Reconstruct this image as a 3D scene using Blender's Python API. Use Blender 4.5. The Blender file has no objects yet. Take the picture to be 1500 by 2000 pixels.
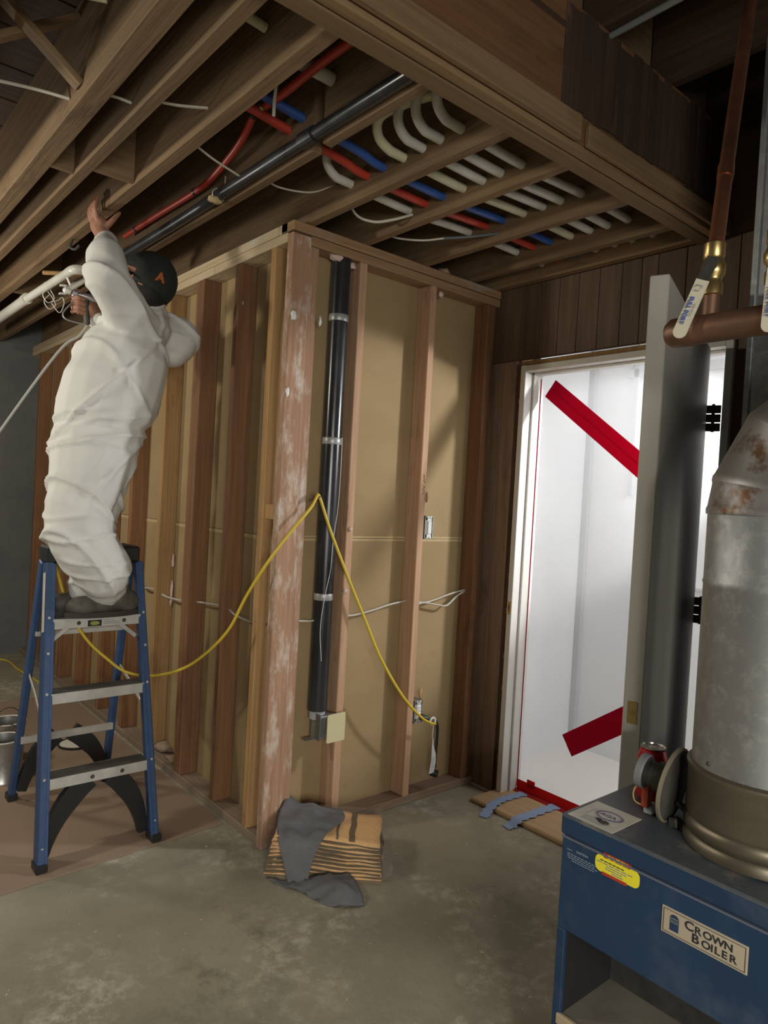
import bpy, bmesh, math, random
import numpy as np
from mathutils import Vector, Matrix, noise
random.seed(7)
S = bpy.context.scene
COL = S.collection
PI = math.pi

# ------------------------------------------------------------------ camera
cam = bpy.data.cameras.new('camera'); co = bpy.data.objects.new('camera', cam); COL.objects.link(co)
S.camera = co
yaw, pitch, roll, focal = math.radians(49.856), math.radians(-1.143), math.radians(3.212), 1375.6
f = Vector((math.cos(pitch)*math.cos(yaw), math.cos(pitch)*math.sin(yaw), math.sin(pitch)))
r0 = Vector((math.sin(yaw), -math.cos(yaw), 0)); u0 = r0.cross(f)
rt = math.cos(roll)*r0 + math.sin(roll)*u0; up = -math.sin(roll)*r0 + math.cos(roll)*u0
co.matrix_world = Matrix(((rt.x, up.x, -f.x, 0), (rt.y, up.y, -f.y, 0), (rt.z, up.z, -f.z, 1.41), (0, 0, 0, 1)))
cam.sensor_fit = 'VERTICAL'; cam.sensor_height = 24; cam.lens = focal*24/2000
cam.clip_start = .02; cam.clip_end = 60

# ------------------------------------------------------------------ world, lights, exposure
w = bpy.data.worlds.new('world'); S.world = w; w.use_nodes = True
w.node_tree.nodes['Background'].inputs[0].default_value = (.55, .6, .7, 1)
w.node_tree.nodes['Background'].inputs[1].default_value = .02
S.view_settings.view_transform = 'Standard'; S.view_settings.look = 'None'
S.view_settings.exposure = 0.0; S.view_settings.gamma = 1; S.view_settings.use_curve_mapping = False

def light(name, kind, loc, energy, color, aim=None, **kw):
    l = bpy.data.lights.new(name, kind); l.energy = energy; l.color = color
    for k, v in kw.items(): setattr(l, k, v)
    o = bpy.data.objects.new(name, l); COL.objects.link(o); o.location = loc
    if aim is not None: o.rotation_euler = (Vector(aim)-Vector(loc)).to_track_quat('-Z', 'Y').to_euler()
    return o
light('work_lamp', 'POINT', (-.72, 2.90, 2.24), 62, (1, .94, .80), shadow_soft_size=.08)
light('far_fill', 'POINT', (-.10, 4.20, 1.85), 42, (1, .95, .84), shadow_soft_size=.1)  # added unseen fill to brighten the joist undersides at far left
light('flood_lamp', 'SPOT', (-.35, -.95, 1.5), 40, (1, .95, .83), aim=(-.35+.45*.87, -.95+.87*.87, 1.5-.52), spot_size=math.radians(82), spot_blend=.16, shadow_soft_size=.05)
light('door_lamp', 'SPOT', (3.35, .98, 1.93), 150, (.97, .98, 1), aim=(2.10, 2.40, 1.30), spot_size=math.radians(54), spot_blend=.35, shadow_soft_size=.06)
light('room_lamp', 'AREA', (3.15, .5, 2.2), 21, (.95, .97, 1), aim=(3.2, 1.5, .6), shape='RECTANGLE', size=.6, size_y=1.2)
light('back_fill', 'AREA', (-.6, -2.1, 1.45), 105, (1, .98, .92), aim=(-.2, -.4, 0), shape='RECTANGLE', size=1.7, size_y=1.1)  # added unseen fill behind the camera, lifts the foreground floor

# ------------------------------------------------------------------ helpers
def wm(o):
    m = o.matrix_basis.copy()
    if o.parent: m = wm(o.parent) @ o.matrix_parent_inverse @ m
    return m
def par(o, p):
    if p is not None:
        o.parent = p; o.matrix_parent_inverse = wm(p).inverted()
    return o
def tag(o, label=None, cat=None, group=None, kind=None):
    if label: o['label'] = label
    if cat: o['category'] = cat
    if group: o['group'] = group
    if kind: o['kind'] = kind
    return o
def empty(name, loc, label=None, cat=None, group=None, kind=None, parent=None):
    o = bpy.data.objects.new(name, None); COL.objects.link(o); o.location = loc; o.empty_display_size = .1
    par(o, parent); return tag(o, label, cat, group, kind)
def mesh_obj(name, verts, faces, mat, parent=None, smooth=False, center=True):
    vs = [Vector(v) for v in verts]
    if center:
        lo = Vector([min(v[i] for v in vs) for i in range(3)]); hi = Vector([max(v[i] for v in vs) for i in range(3)])
        c = (lo+hi)/2
    else: c = Vector((0, 0, 0))
    me = bpy.data.meshes.new(name); me.from_pydata([v-c for v in vs], [], faces)
    mats = mat if isinstance(mat, (list, tuple)) else [mat]
    for m in mats: me.materials.append(m)
    if smooth: me.polygons.foreach_set('use_smooth', [True]*len(me.polygons))
    me.update()
    o = bpy.data.objects.new(name, me); COL.objects.link(o); o.location = c
    return par(o, parent)
def from_bm(name, bm, mat, parent=None, smooth=False, loc=(0, 0, 0)):
    bmesh.ops.recalc_face_normals(bm, faces=bm.faces)
    me = bpy.data.meshes.new(name); bm.to_mesh(me); bm.free()
    mats = mat if isinstance(mat, (list, tuple)) else [mat]
    for m in mats: me.materials.append(m)
    if smooth: me.polygons.foreach_set('use_smooth', [True]*len(me.polygons))
    o = bpy.data.objects.new(name, me); COL.objects.link(o); o.location = loc
    return par(o, parent)
def box(name, x0, x1, y0, y1, z0, z1, mat, parent=None, bev=.002, rot=None):
    bm = bmesh.new(); bmesh.ops.create_cube(bm, size=1)
    sx, sy, sz = abs(x1-x0), abs(y1-y0), abs(z1-z0)
    bmesh.ops.scale(bm, vec=(sx, sy, sz), verts=bm.verts)
    b = min(bev, .3*min(sx, sy, sz))
    if b > 0: bmesh.ops.bevel(bm, geom=list(bm.edges), offset=b, segments=1, affect='EDGES')
    me = bpy.data.meshes.new(name); bm.to_mesh(me); bm.free(); me.materials.append(mat)
    o = bpy.data.objects.new(name, me); COL.objects.link(o)
    o.location = ((x0+x1)/2, (y0+y1)/2, (z0+z1)/2)
    if rot: o.rotation_euler = rot
    return par(o, parent)
def beam(name, p, q, wd, th, mat, parent=None, upv=(0, 0, 1), bev=.002):
    """box from p to q: wd across (perpendicular to upv), th along upv"""
    p, q = Vector(p), Vector(q); d = q-p; L = d.length; d.normalize()
    s = d.cross(Vector(upv)).normalized(); u = s.cross(d)
    bm = bmesh.new(); bmesh.ops.create_cube(bm, size=1); bmesh.ops.scale(bm, vec=(L, wd, th), verts=bm.verts)
    b = min(bev, .3*min(L, wd, th))
    if b > 0: bmesh.ops.bevel(bm, geom=list(bm.edges), offset=b, segments=1, affect='EDGES')
    me = bpy.data.meshes.new(name); bm.to_mesh(me); bm.free(); me.materials.append(mat)
    o = bpy.data.objects.new(name, me); COL.objects.link(o)
    c = (p+q)/2
    o.matrix_basis = Matrix(((d.x, s.x, u.x, c.x), (d.y, s.y, u.y, c.y), (d.z, s.z, u.z, c.z), (0, 0, 0, 1)))
    return par(o, parent)
def catmull(pts, n=8):
    P = [Vector(p) for p in pts]
    if len(P) < 3: return P
    P = [2*P[0]-P[1]] + P + [2*P[-1]-P[-2]]
    out = []
    for i in range(1, len(P)-2):
        a, b, c, d = P[i-1:i+3]
        for k in range(n):
            t = k/n
            out.append(.5*((2*b)+(c-a)*t+(2*a-5*b+4*c-d)*t*t+(3*b-a-3*c+d)*t**3))
    out.append(P[-2]); return out
def sweep(pts, rad, n=10, caps=True, flat=1.0):
    P = [Vector(p) for p in pts]; N = len(P)
    R = rad if isinstance(rad, (list, tuple)) else [rad]*N
    T = []
    for i in range(N):
        t = P[min(i+1, N-1)]-P[max(i-1, 0)]
        T.append(t.normalized() if t.length > 1e-9 else Vector((0, 0, 1)))
    a = Vector((0, 0, 1)) if abs(T[0].z) < .9 else Vector((1, 0, 0))
    nrm = (a - T[0]*a.dot(T[0])).normalized()
    V, F = [], []
    for i in range(N):
        nrm = (nrm - T[i]*nrm.dot(T[i]))
        nrm = nrm.normalized() if nrm.length > 1e-6 else T[i].orthogonal().normalized()
        b = T[i].cross(nrm)
        for k in range(n):
            an = 2*PI*k/n
            V.append(P[i]+R[i]*(math.cos(an)*nrm+math.sin(an)*flat*b))
    for i in range(N-1):
        for k in range(n):
            F.append((i*n+k, i*n+(k+1) % n, (i+1)*n+(k+1) % n, (i+1)*n+k))
    if caps:
        F.append(tuple(range(n-1, -1, -1))); F.append(tuple((N-1)*n+k for k in range(n)))
    return V, F
def tube(name, pts, rad, mat, parent=None, n=10, smooth=True, curve=True, seg=8, flat=1.0):
    P = catmull(pts, seg) if curve and len(pts) > 2 else [Vector(p) for p in pts]
    if isinstance(rad, (list, tuple)) and len(rad) != len(P):
        x = np.linspace(0, 1, len(rad)); rad = [float(v) for v in np.interp(np.linspace(0, 1, len(P)), x, rad)]
    V, F = sweep(P, rad, n, flat=flat)
    o = mesh_obj(name, V, F, mat, parent, smooth)
    if smooth: sharp(o)
    return o
def sharp(o, ang=40):
    me = o.data; bm = bmesh.new(); bm.from_mesh(me)
    for e in bm.edges:
        if len(e.link_faces) == 2 and e.calc_face_angle(0) > math.radians(ang): e.smooth = False
    bm.to_mesh(me); bm.free()
def frame(axis, ref=None):
    z = Vector(axis).normalized()
    a = Vector(ref) if ref else (Vector((1, 0, 0)) if abs(z.x) < .9 else Vector((0, 1, 0)))
    x = (a - z*a.dot(z)).normalized(); y = z.cross(x)
    return x, y, z
def lathe(name, prof, base, axis, mat, parent=None, n=32, smooth=True, ends=True):
    """prof: list of (radius, height along axis); axis starts at base"""
    x, y, z = frame(axis); base = Vector(base); V, F = [], []
    for (r, h) in prof:
        for k in range(n):
            a = 2*PI*k/n
            V.append(base+z*h+r*(math.cos(a)*x+math.sin(a)*y))
    m = len(prof)
    for i in range(m-1):
        for k in range(n):
            F.append((i*n+k, i*n+(k+1) % n, (i+1)*n+(k+1) % n, (i+1)*n+k))
    if ends and prof[0][0] > 1e-5: F.append(tuple(range(n-1, -1, -1)))
    if ends and prof[-1][0] > 1e-5: F.append(tuple((m-1)*n+k for k in range(n)))
    o = mesh_obj(name, V, F, mat, parent, smooth)
    bm = bmesh.new(); bm.from_mesh(o.data); bmesh.ops.remove_doubles(bm, verts=bm.verts, dist=1e-5)
    bmesh.ops.recalc_face_normals(bm, faces=bm.faces); bm.to_mesh(o.data); bm.free()
    if smooth: sharp(o)
    return o
def plate(name, outline, thick, origin, xa, ya, mat, parent=None, bev=0, smooth=False):
    """extruded 2-D outline in the plane (xa, ya) from origin, thickness along xa x ya"""
    xa, ya = Vector(xa).normalized(), Vector(ya).normalized(); n = xa.cross(ya).normalized(); O = Vector(origin)
    k = len(outline)
    V = [O+xa*a+ya*b for a, b in outline]+[O+xa*a+ya*b+n*thick for a, b in outline]
    F = [tuple(range(k-1, -1, -1)), tuple(range(k, 2*k))]+[(i, (i+1) % k, k+(i+1) % k, k+i) for i in range(k)]
    return mesh_obj(name, V, F, mat, parent, smooth)
def rrect(wd, h, r, n=4):
    out = []
    for cx, cy, a0 in ((wd-r, r, -90), (wd-r, h-r, 0), (r, h-r, 90), (r, r, 180)):
        for i in range(n+1):
            a = math.radians(a0+90*i/n); out.append((cx+r*math.cos(a), cy+r*math.sin(a)))
    return out
def text(name, s, size, mat, origin, xa, ya, parent=None, ext=.0002, align='LEFT', bold=0, sx=1):
    cu = bpy.data.curves.new(name, 'FONT'); cu.body = s; cu.size = size; cu.extrude = ext; cu.align_x = align; cu.offset = bold
    t = bpy.data.objects.new(name, cu); COL.objects.link(t)
    dg = bpy.context.evaluated_depsgraph_get(); me = bpy.data.meshes.new_from_object(t.evaluated_get(dg))
    bpy.data.objects.remove(t); me.materials.clear(); me.materials.append(mat)
    xa, ya = Vector(xa).normalized()*sx, Vector(ya).normalized(); n = xa.cross(ya).normalized()
    o = bpy.data.objects.new(name, me); COL.objects.link(o); O = Vector(origin)
    o.matrix_basis = Matrix(((xa.x, ya.x, n.x, O.x), (xa.y, ya.y, n.y, O.y), (xa.z, ya.z, n.z, O.z), (0, 0, 0, 1)))
    return par(o, parent)
def joined(name, boxes, mat, parent=None):
    V, F = [], []
    for (x0, x1, y0, y1, z0, z1) in boxes:
        b = len(V)
        V += [(x, y, z) for x in (x0, x1) for y in (y0, y1) for z in (z0, z1)]
        F += [tuple(b+i for i in q) for q in ((0, 1, 3, 2), (4, 6, 7, 5), (0, 4, 5, 1), (2, 3, 7, 6), (0, 2, 6, 4), (1, 5, 7, 3))]
    return mesh_obj(name, V, F, mat, parent)

# ------------------------------------------------------------------ materials
def mat(name, base, rough=.6, metal=0, c2=None, scale=(8, 8, 8), bump=0, bscale=None, detail=5, lo=.35, hi=.65, spec=.5, vary=0, c3=None, s3=3, lo3=.55, hi3=.75, trans=0, alpha=1, coat=0, rough2=None):
    m = bpy.data.materials.new(name); m.use_nodes = True; nt = m.node_tree; N = nt.nodes; L = nt.links
    p = N['Principled BSDF']; p.inputs['Roughness'].default_value = rough; p.inputs['Metallic'].default_value = metal
    p.inputs['Specular IOR Level'].default_value = spec
    p.inputs['Base Color'].default_value = (*base, 1)
    if coat: p.inputs['Coat Weight'].default_value = coat
    if trans: p.inputs['Transmission Weight'].default_value = trans
    if alpha < 1: p.inputs['Alpha'].default_value = alpha
    if not (c2 or bump or vary or c3): return m
    tc = N.new('ShaderNodeTexCoord'); oi = N.new('ShaderNodeObjectInfo')
    ad = N.new('ShaderNodeVectorMath'); ad.operation = 'ADD'
    mu = N.new('ShaderNodeVectorMath'); mu.operation = 'SCALE'; mu.inputs[0].default_value = (13.1, 7.7, 5.3)
    L.new(oi.outputs['Random'], mu.inputs['Scale']); L.new(tc.outputs['Object'], ad.inputs[0]); L.new(mu.outputs[0], ad.inputs[1])
    def nz(sc, det, rg=.6):
        mp = N.new('ShaderNodeMapping'); mp.inputs['Scale'].default_value = sc
        L.new(ad.outputs[0], mp.inputs['Vector'])
        t = N.new('ShaderNodeTexNoise'); t.inputs['Scale'].default_value = 1; t.inputs['Detail'].default_value = det; t.inputs['Roughness'].default_value = rg
        L.new(mp.outputs[0], t.inputs['Vector']); return t
    cur = None
    def ramp(t, a, b):
        mr = N.new('ShaderNodeMapRange'); mr.inputs[1].default_value = a; mr.inputs[2].default_value = b
        L.new(t.outputs['Fac'], mr.inputs[0]); return mr
    def mix(fac, A, B):
        mx = N.new('ShaderNodeMix'); mx.data_type = 'RGBA'
        L.new(fac, mx.inputs[0])
        for i, c in ((6, A), (7, B)):
            if isinstance(c, tuple): mx.inputs[i].default_value = (*c, 1)
            else: L.new(c, mx.inputs[i])
        return mx.outputs[2]
    cur = base
    t1 = nz(scale, detail)
    if c2: cur = mix(ramp(t1, lo, hi).outputs[0], cur, c2)
    if c3:
        t3 = nz((s3, s3, s3) if not isinstance(s3, tuple) else s3, 6, .7); rr = ramp(t3, lo3, hi3); cur = mix(rr.outputs[0], cur, c3)
    if vary:
        hs = N.new('ShaderNodeHueSaturation'); mr = N.new('ShaderNodeMapRange'); mr.inputs[3].default_value = 1-vary; mr.inputs[4].default_value = 1+vary
        L.new(oi.outputs['Random'], mr.inputs[0]); L.new(mr.outputs[0], hs.inputs['Value'])
        if isinstance(cur, tuple): hs.inputs['Color'].default_value = (*cur, 1)
        else: L.new(cur, hs.inputs['Color'])
        cur = hs.outputs[0]
    if not isinstance(cur, tuple): L.new(cur, p.inputs['Base Color'])
    if rough2 is not None:
        mr = N.new('ShaderNodeMapRange'); mr.inputs[1].default_value = .3; mr.inputs[2].default_value = .7; mr.inputs[3].default_value = rough; mr.inputs[4].default_value = rough2
        L.new(t1.outputs['Fac'], mr.inputs[0]); L.new(mr.outputs[0], p.inputs['Roughness'])
    if bump:
        t2 = nz(bscale or scale, 6, .65); b = N.new('ShaderNodeBump'); b.inputs['Strength'].default_value = bump; b.inputs['Distance'].default_value = .01
        L.new(t2.outputs['Fac'], b.inputs['Height']); L.new(b.outputs[0], p.inputs['Normal'])
    return m
def wood(name, a, b, axis, c3=None, vary=.18, rough=.75, fine=55, s3=2.5, lo3=.58, hi3=.7):
    sc = [fine]*3; sc[axis] = 2.2
    s = [s3*2]*3; s[axis] = s3*.7
    return mat(name, a, rough, c2=b, scale=tuple(sc), bump=.35, vary=vary, c3=c3, s3=tuple(s), lo3=lo3, hi3=hi3, lo=.3, hi=.7, spec=.3)
stud_m = wood('stud_wood', (.25, .125, .058), (.15, .07, .032), 2, c3=(.12, .06, .032))
post_m = wood('post_wood', (.40, .24, .15), (.27, .15, .09), 2, c3=(.55, .48, .41), s3=9, lo3=.5, hi3=.72)
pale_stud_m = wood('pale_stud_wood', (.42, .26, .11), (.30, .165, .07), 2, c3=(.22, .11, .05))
plate_x = wood('plate_wood_across', (.40, .25, .13), (.29, .165, .085), 0, c3=(.36, .32, .26))
plate_y = wood('plate_wood_along', (.52, .42, .28), (.40, .30, .18), 1, c3=(.40, .36, .29))
sole_x = wood('dusty_sole_across', (.27, .19, .13), (.22, .14, .09), 0, c3=(.32, .27, .2))
sole_y = wood('dusty_sole_along', (.30, .23, .17), (.25, .18, .12), 1, c3=(.34, .29, .23))
joist_m = wood('joist_wood', (.22, .142, .074), (.14, .088, .046), 1, c3=(.10, .06, .035))
joist_x = wood('block_wood', (.24, .16, .085), (.16, .10, .05), 0)
beam_m = wood('beam_wood', (.19, .095, .04), (.13, .062, .028), 0, c3=(.055, .032, .02), s3=2.2, lo3=.5, hi3=.68)
beam_low = wood('ledger_wood', (.25, .165, .085), (.18, .11, .055), 0, c3=(.13, .085, .05))
beam_dark = wood('scorched_wood', (.07, .04, .026), (.04, .025, .018), 2, c3=(.12, .075, .05))
shaded_joist_m = wood('shaded_joist_wood', (.075, .042, .026), (.045, .026, .017), 1)  # joist wood darkened, shade of the bays beyond the beam put into its colour
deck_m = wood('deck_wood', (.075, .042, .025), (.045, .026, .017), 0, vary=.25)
board_m = mat('gypsum_paper', (.335, .24, .125), .85, c2=(.29, .205, .105), scale=(2, 2, 3), c3=(.24, .155, .075), s3=7, lo3=.62, hi3=.8, spec=.2, bump=.04, bscale=(60, 60, 60))
seam_m = mat('board_edge_paper', (.47, .36, .19), .85, c2=(.40, .3, .15), scale=(20, 20, 20))
panel_m = wood('dark_panelling', (.14, .088, .054), (.085, .053, .032), 2, vary=.15, rough=.5, fine=30, c3=(.085, .05, .03))
panel_lit_m = wood('lit_panelling', (.27, .18, .12), (.165, .105, .068), 2, vary=.1, rough=.5, fine=26, c3=(.13, .08, .05))  # same panelling, lightened: light on the strips beside the door is in the colour
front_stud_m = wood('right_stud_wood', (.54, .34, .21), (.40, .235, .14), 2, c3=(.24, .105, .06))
def concrete():
    m = mat('concrete_floor', (.34, .305, .222), .8, c2=(.235, .21, .152), scale=(1.6, 1.6, 1.6), detail=9, lo=.36, hi=.64, bump=.3, bscale=(30, 30, 30), spec=.35)
    nt = m.node_tree; N = nt.nodes; L = nt.links; p = N['Principled BSDF']; src = p.inputs['Base Color'].links[0].from_socket
    tc = N.new('ShaderNodeTexCoord')
    def nz(sc, det, a, b, rg=.65):
        t = N.new('ShaderNodeTexNoise'); t.inputs['Scale'].default_value = sc; t.inputs['Detail'].default_value = det; t.inputs['Roughness'].default_value = rg
        L.new(tc.outputs['Object'], t.inputs['Vector'])
        mr = N.new('ShaderNodeMapRange'); mr.inputs[1].default_value = a; mr.inputs[2].default_value = b; L.new(t.outputs['Fac'], mr.inputs[0]); return mr.outputs[0]
    def mul(a, b):
        mm = N.new('ShaderNodeMath'); mm.operation = 'MULTIPLY'; L.new(a, mm.inputs[0]); L.new(b, mm.inputs[1]); return mm.outputs[0]
    def mix(fac, cur, c):
        mx = N.new('ShaderNodeMix'); mx.data_type = 'RGBA'; L.new(fac, mx.inputs[0]); L.new(cur, mx.inputs[6]); mx.inputs[7].default_value = (*c, 1); return mx.outputs[2]
    cur = mix(mul(nz(2.3, 4, .48, .66), nz(17, 8, .46, .66, .75)), src, (.56, .52, .42))
    cur = mix(mul(nz(1.4, 3, .5, .7), nz(7, 8, .5, .7, .7)), cur, (.13, .112, .078))
    cur = mix(nz(46, 2, .72, .76), cur, (.55, .52, .44))
    L.new(cur, p.inputs['Base Color']); return m
concrete_m = concrete()
hard_m = mat('hardboard_sheet', (.30, .215, .15), .7, c2=(.26, .185, .13), scale=(1.5, 1.5, 1.5), c3=(.36, .29, .22), s3=5, lo3=.6, hi3=.8, spec=.3)
block_m = mat('grey_concrete_wall', (.10, .105, .10), .9, c2=(.14, .14, .13), scale=(3, 3, 3), bump=.3, bscale=(20, 20, 20))
white_paint = mat('white_paint', (.72, .70, .66), .45, c2=(.66, .63, .57), scale=(3, 3, 1.2))
door_paint = mat('door_paint', (.46, .44, .39), .55, spec=.12, c2=(.46, .44, .39), scale=(3, 3, 1.5))
galv = mat('galvanised_steel', (.36, .37, .37), .42, .85, c2=(.27, .28, .28), scale=(14, 14, 9), c3=(.44, .45, .45), s3=30, lo3=.5, hi3=.7, rough2=.55)
galv_rust = mat('rusty_galvanised', (.37, .36, .34), .48, .75, c2=(.27, .26, .25), scale=(9, 9, 6), c3=(.13, .065, .03), s3=6.5, lo3=.58, hi3=.68)
hood_m = mat('tarnished_steel', (.22, .19, .14), .42, .8, c2=(.16, .135, .095), scale=(4, 4, 14))
dark_steel = mat('dark_steel', (.055, .052, .046), .55, .5, c2=(.085, .08, .07), scale=(20, 20, 20))
copper_m = mat('copper', (.50, .22, .12), .35, .9, c2=(.33, .15, .085), scale=(9, 9, 9), c3=(.22, .13, .08), s3=8)
copper_old = mat('dull_copper', (.26, .14, .09), .5, .75, c2=(.18, .105, .07), scale=(12, 12, 12))
brass_m = mat('brass', (.52, .38, .16), .32, .9, c2=(.42, .30, .12), scale=(20, 20, 20))
tag_m = mat('cream_handle', (.60, .55, .42), .5)
blue_ink = mat('blue_ink', (.07, .11, .36), .6)
grey_ink = mat('grey_ink', (.22, .22, .26), .6)
black_ink = mat('black_ink', (.02, .02, .025), .6)
white_ink = mat('pale_ink', (.30, .36, .42), .6)
purple_ink = mat('violet_ink', (.10, .08, .17), .6)
boiler_blue = mat('blue_enamel', (.014, .040, .090), .33, c2=(.010, .030, .070), scale=(3, 3, 3), c3=(.055, .075, .11), s3=4, lo3=.52, hi3=.78)
boiler_top = mat('dusty_blue_enamel', (.045, .062, .085), .5, c2=(.08, .085, .085), scale=(5, 5, 5), c3=(.21, .185, .14), s3=7, lo3=.52, hi3=.72)
label_beige = mat('beige_label', (.42, .36, .26), .5, c2=(.37, .31, .23), scale=(9, 9, 9))
label_white = mat('stained_white_label', (.55, .54, .46), .5, c2=(.48, .46, .37), scale=(30, 30, 30))
yellow_l = mat('yellow_label', (.72, .64, .03), .5)
red_l = mat('red_label', (.40, .035, .015), .5)
cord_m = mat('yellow_cord', (.62, .45, .04), .45)
black_m = mat('black_plastic', (.018, .018, .018), .4)
abs_m = mat('black_drain_pipe', (.014, .015, .017), .22, c2=(.03, .03, .032), scale=(6, 6, 2), rough2=.36)
pex_white = mat('white_pipe', (.55, .54, .48), .4, c2=(.48, .47, .40), scale=(9, 9, 9))
pex_cream = mat('cream_pipe', (.52, .49, .33), .4)
pex_red = mat('red_pipe', (.42, .045, .025), .4)
pex_blue = mat('blue_pipe', (.03, .085, .30), .4)
nm_m = mat('white_cable', (.50, .47, .39), .55)
nm_grey = mat('grey_cable', (.10, .125, .14), .55)
ladder_blue = mat('blue_fibreglass', (.034, .074, .170), .5, c2=(.028, .060, .142), scale=(30, 30, 4), c3=(.12, .16, .24), s3=16, lo3=.68, hi3=.8, vary=.06)
alu = mat('aluminium', (.62, .60, .55), .45, .45, c2=(.50, .48, .44), scale=(18, 18, 18), c3=(.62, .60, .54), s3=24)
tread_m = mat('ribbed_tread', (.055, .05, .042), .8, 0, c2=(.085, .076, .062), scale=(20, 60, 20))
suit_m = mat('white_coverall_cloth', (.68, .675, .64), .75, c2=(.63, .625, .59), scale=(4, 4, 4), bump=.12, bscale=(60, 60, 60), spec=.25)
skin_m = mat('skin', (.36, .175, .105), .55, c2=(.31, .14, .085), scale=(18, 18, 18))
cap_m = mat('black_cap_cloth', (.012, .016, .014), .85, c2=(.02, .024, .02), scale=(90, 90, 90))
logo_m = mat('orange_thread', (.48, .12, .03), .7)
shoe_m = mat('worn_dark_leather', (.055, .05, .042), .65, c2=(.10, .09, .073), scale=(16, 16, 16), c3=(.15, .135, .11), s3=24)
sole_m = mat('dark_rubber', (.04, .036, .03), .8)
towel_o = mat('orange_towel', (.92, .56, .26), .9, c2=(.86, .49, .2), scale=(60, 60, 60), bump=.4, bscale=(180, 180, 180), vary=.08)
towel_d = mat('brown_towel_edge', (.11, .075, .04), .9, c2=(.16, .11, .055), scale=(60, 60, 60))
rag_m = mat('grey_cloth', (.145, .145, .15), .9, c2=(.115, .115, .12), scale=(10, 10, 10), bump=.3, bscale=(200, 200, 200))
steel_can = mat('tin_plate', (.55, .55, .52), .35, .8, c2=(.44, .44, .41), scale=(8, 8, 20), c3=(.30, .29, .27), s3=9)
paint_in = mat('dried_white_paint', (.62, .60, .54), .6)
red_can = mat('red_can', (.45, .012, .018), .25, .3)
def tape_mat(name, c):
    m = bpy.data.materials.new(name); m.use_nodes = True; nt = m.node_tree; N = nt.nodes; L = nt.links
    N.remove(N['Principled BSDF'])
    tl = N.new('ShaderNodeBsdfTranslucent'); df = N.new('ShaderNodeBsdfDiffuse'); tl.inputs[0].default_value = (*c, 1); df.inputs[0].default_value = (*c, 1)
    a = N.new('ShaderNodeMixShader'); a.inputs[0].default_value = .35; L.new(tl.outputs[0], a.inputs[1]); L.new(df.outputs[0], a.inputs[2])
    L.new(a.outputs[0], N['Material Output'].inputs[0]); return m
tape_red = tape_mat('red_tape', (.50, .020, .075))
tape_floor = tape_mat('bright_red_tape', (.62, .05, .05))
tape_blue = mat('blue_tape', (.25, .33, .50), .6)
sill_m = wood('door_sill_wood', (.50, .34, .19), (.42, .27, .14), 1, vary=.05)
beige_pl = mat('ivory_plastic', (.58, .52, .31), .4)
white_pl = mat('white_plastic', (.75, .74, .70), .35)
fluff_m = mat('insulation_fluff', (.62, .47, .40), .95)
sheet_white = mat('white_plastic_lining', (.80, .80, .79), .6, c2=(.74, .74, .74), scale=(2, 2, 2))
grey_line = mat('grey_framing', (.45, .45, .45), .7)
pvc_m = mat('white_drain_pipe', (.66, .64, .57), .35, c2=(.56, .54, .47), scale=(10, 5, 10))
gun_m = mat('grey_gun_metal', (.36, .34, .36), .35, .7)
hose_m = mat('grey_hose', (.33, .33, .31), .5)
def sheet_mat():
    m = bpy.data.materials.new('translucent_sheeting'); m.use_nodes = True; nt = m.node_tree; N = nt.nodes; L = nt.links
    N.remove(N['Principled BSDF'])
    tp = N.new('ShaderNodeBsdfTransparent'); tl = N.new('ShaderNodeBsdfTranslucent'); df = N.new('ShaderNodeBsdfDiffuse'); gl = N.new('ShaderNodeBsdfGlossy')
    tl.inputs[0].default_value = (.95, .95, .95, 1); df.inputs[0].default_value = (.9, .9, .9, 1); gl.inputs['Roughness'].default_value = .25
    a = N.new('ShaderNodeMixShader'); a.inputs[0].default_value = .25; L.new(tl.outputs[0], a.inputs[1]); L.new(df.outputs[0], a.inputs[2])
    b = N.new('ShaderNodeMixShader'); b.inputs[0].default_value = .24; L.new(tp.outputs[0], b.inputs[1]); L.new(a.outputs[0], b.inputs[2])
    c = N.new('ShaderNodeMixShader'); c.inputs[0].default_value = .04; L.new(b.outputs[0], c.inputs[1]); L.new(gl.outputs[0], c.inputs[2])
    L.new(c.outputs[0], N['Material Output'].inputs[0]); return m
sheet_m = sheet_mat()
def clear_mat():
    m = bpy.data.materials.new('clear_film'); m.use_nodes = True; nt = m.node_tree; N = nt.nodes; L = nt.links
    N.remove(N['Principled BSDF'])
    tp = N.new('ShaderNodeBsdfTransparent'); gl = N.new('ShaderNodeBsdfGlossy'); gl.inputs['Roughness'].default_value = .12
    df = N.new('ShaderNodeBsdfDiffuse'); df.inputs[0].default_value = (.8, .8, .8, 1)
    b = N.new('ShaderNodeMixShader'); b.inputs[0].default_value = .25; L.new(gl.outputs[0], b.inputs[1]); L.new(df.outputs[0], b.inputs[2])
    c = N.new('ShaderNodeMixShader'); c.inputs[0].default_value = .10; L.new(tp.outputs[0], c.inputs[1]); L.new(b.outputs[0], c.inputs[2])
    L.new(c.outputs[0], N['Material Output'].inputs[0]); return m
clear_m = clear_mat()

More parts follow.
